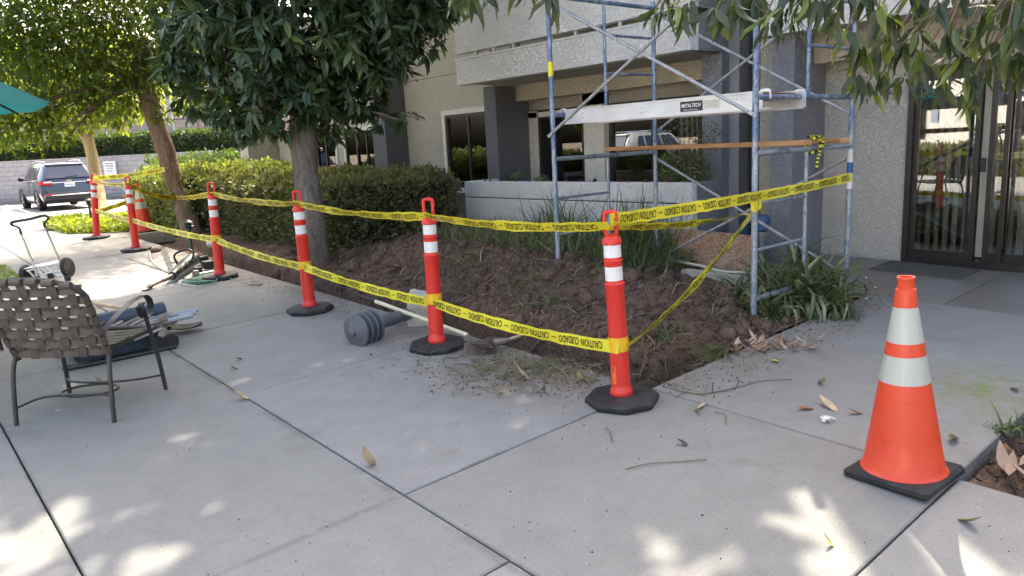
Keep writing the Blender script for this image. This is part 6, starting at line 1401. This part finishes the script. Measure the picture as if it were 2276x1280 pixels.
P = np.array([(x, y, G(x, y) - .03) for x, y in ((random.uniform(3.55, 5), random.uniform(0, 1.05)) for _ in range(900))]); litter(P, .02, .06, plain('mulch', (.05, .035, .025), .95), None, 'mulch')
c = gp(2235, 960); t = thing('weed_sprout', 'green weed sprout at the edge of the right-hand bed', 'weed', c); n = 26; a = rng.uniform(0, 6.28, n); blades('leaves', np.array([c + [random.gauss(0, .03), random.gauss(0, .03), 0] for _ in range(n)]), rng.uniform(.1, .22, n), 2.4, .07, GRASSD, .8, np.stack([np.cos(a), np.sin(a), np.zeros(n)], 1), True, t)
# debris fan in front of the trench: straw, crumbs and cut leaves
def fan(n):
    out = []
    while len(out) < n:
        px, py = random.gauss(1190, 125), random.gauss(818, 30)
        if py > 760 + (px - 1040) * .20 and py < 885: out.append(gp(px, py))
    return np.array(out)
for n, nm, mt, s0, s1, wd in ((240, 'straw', STRAW, .04, .14, .05), (300, 'cut_grass', GRASS, .05, .18, .05), (800, 'straw', ROOT, .02, .09, .04)):
    P = fan(n) + np.c_[np.zeros((n, 2)), rng.uniform(.002, .03, n)]; V, Fq = scatter((np.array([(-.03, 0, 0), (.03, 0, 0), (.025, .5, .04), (-.025, .5, .04), (.01, 1, 0), (-.01, 1, 0)]), np.array([(0, 1, 2, 3), (3, 2, 4, 5)])), P, frames(np.c_[rng.normal(0, 1, (n, 2)), rng.normal(0, .12, n)], np.tile([0, 0, 1.0], (n, 1))), rng.uniform(s0, s1, n)); fastmesh(nm, V, Fq, mt)['kind'] = 'stuff'
V, Fq = lumps(1500, lambda: tuple(fan(1)[0] + [0, 0, .002]), .002, .010); fastmesh('soil_crumbs', V, Fq, SOIL)['kind'] = 'stuff'
def edge_pt():
    k = random.random()
    if k < .6: y = 2.85 + 9 * random.random(); x = 3.46 - abs(random.gauss(0, .28))
    else: x = 3.5 + 3 * random.random(); y = 2.8 - abs(random.gauss(0, .22))
    return (x, y, G(x, y) + .002)
V, Fq = lumps(2600, edge_pt, .0012, .007); fastmesh('soil_crumbs', V, Fq, SOIL)['kind'] = 'stuff'
def any_pt():
    p = gp(random.uniform(0, 2276), random.uniform(620, 1280)); return (p[0], p[1], p[2] + .001)
V, Fq = lumps(420, any_pt, .001, .005); fastmesh('grit', V, Fq, DLF)['kind'] = 'stuff'
n = 420; P = np.array([edge_pt() for _ in range(n)]) + [0, 0, .004]; V, Fq = scatter((np.array([(-.04, 0, 0), (.04, 0, 0), (.03, 1, .05), (-.03, 1, .05)]), np.array([(0, 1, 2, 3)])), P, frames(np.c_[rng.normal(0, 1, (n, 2)), rng.normal(0, .1, n)], np.tile([0, 0, 1.0], (n, 1))), rng.uniform(.02, .10, n)); fastmesh('twig_bits', V, Fq, STRAW)['kind'] = 'stuff'
# straw and cut stalks on the mound
n = 700; Q = []
while len(Q) < n:
    x, y = 3.6 + 2.2 * random.random(), 2.9 + 6 * random.random() ** 1.3
    if mnoise.noise(Vector((x * 1.5, y * 1.5, 5))) > .0: Q.append((x, y, HF(x, y) + .012))
V, Fq = scatter((np.array([(-.025, 0, 0), (.025, 0, 0), (.02, .5, .09), (-.02, .5, .09), (.01, 1, .0), (-.01, 1, .0)]), np.array([(0, 1, 2, 3), (3, 2, 4, 5)])), np.array(Q), frames(np.c_[rng.normal(0, 1, (n, 2)), rng.normal(0, .25, n)], np.tile([0, 0, 1.0], (n, 1)) + unit(n) * .3), rng.uniform(.06, .24, n)); fastmesh('pulled_grass', V, Fq, STRAW)['kind'] = 'stuff'
def pulled():
    c = random.choice([(4.15, 4.5), (4.4, 5.0), (3.75, 3.0), (3.9, 2.95), (4.7, 6.2), (4.2, 3.2), (4.9, 4.4)]); x, y = c[0] + random.gauss(0, .09), max(2.82, c[1] + random.gauss(0, .09)); return (x, y, HF(x, y, 0) + .01)
pts = [pulled() for _ in range(420)]; blades('pulled_grass', pts, rng.uniform(.08, .24, 420), 2.2, .035, GRASS, 2.2)
# green cut plant and twigs on the slab by the corner
t = thing('cut_plant', 'uprooted green grass tuft lying on the slab at the bed corner', 'grass tuft', gp(1610, 790)); n = 60; c = gp(1612, 783) + [0, 0, .03]
dirs = np.c_[rng.normal(-.8, .35, n), rng.normal(.3, .4, n), rng.normal(.05, .12, n)]; V, Fq = scatter(leaf_tmpl(1, .05, .12, .05, 4), np.tile(c, (n, 1)) + rng.normal(0, .02, (n, 3)) * [1, 1, .3], frames(dirs, np.tile([0, 0, 1.0], (n, 1))), rng.uniform(.15, .3, n)); fastmesh('leaves', V, Fq, GRASS, t)['kind'] = 'stuff'
for lab, pts in (('thin forked twig on the paving in front of the nearest post', ((1390, 1045), (1440, 1035), (1510, 1028), (1570, 1025))), ('long thin twig lying on the cracked slab by the bed corner', ((1500, 870), (1560, 878), (1640, 862), (1690, 850), (1760, 845))), ('short curved twig in front of the nearest post base', ((1345, 952), (1356, 962), (1362, 985))), ('bare forked twig near the small yellow leaf', ((1590, 918), (1612, 925), (1614, 945)))):
    tag(MB().tube(bez([gp(*q) + [0, 0, .006 + .004 * (i % 2)] for i, q in enumerate(pts)], 5), .0028, 5).build('twig', TWIG), lab, 'twig')
# cracks in the corner slab
mb = MB()
for pts in (((1483, 862), (1530, 872), (1560, 880), (1590, 873), (1632, 868), (1642, 850), (1636, 838)), ((1500, 885), (1525, 872)), ((1585, 850), (1583, 872)), ((1470, 850), (1540, 868))):
    for a, b_ in zip(pts, pts[1:]):
        for k in range(4):
            f0, f1 = k / 4, (k + 1) / 4; p = gp(a[0] * (1 - f0) + b_[0] * f0, a[1] * (1 - f0) + b_[1] * f0); q = gp(a[0] * (1 - f1) + b_[0] * f1, a[1] * (1 - f1) + b_[1] * f1); d = (q - p) / np.linalg.norm(q - p); s_ = np.array([-d[1], d[0], 0]) * .0022
            mb.add([p - s_ + [0, 0, .003], q - s_ + [0, 0, .003], q + s_ + [0, 0, .003], p + s_ + [0, 0, .003]], [(0, 1, 2, 3)])
mb.build('crack', DARK, pave)
pg = thing('plastic_scrap', 'tiny crumpled clear plastic scrap left of the big cone', 'plastic scrap', gp(1838, 937)); V = ICO2[0] * (1 + rng.normal(0, .35, (len(ICO2[0]), 1))) * np.array([.028, .028, .018]) + gp(1838, 937) + [0, 0, .015]; mk('film', V, [tuple(int(i) for i in f) for f in ICO2[1]], METALF, pg)
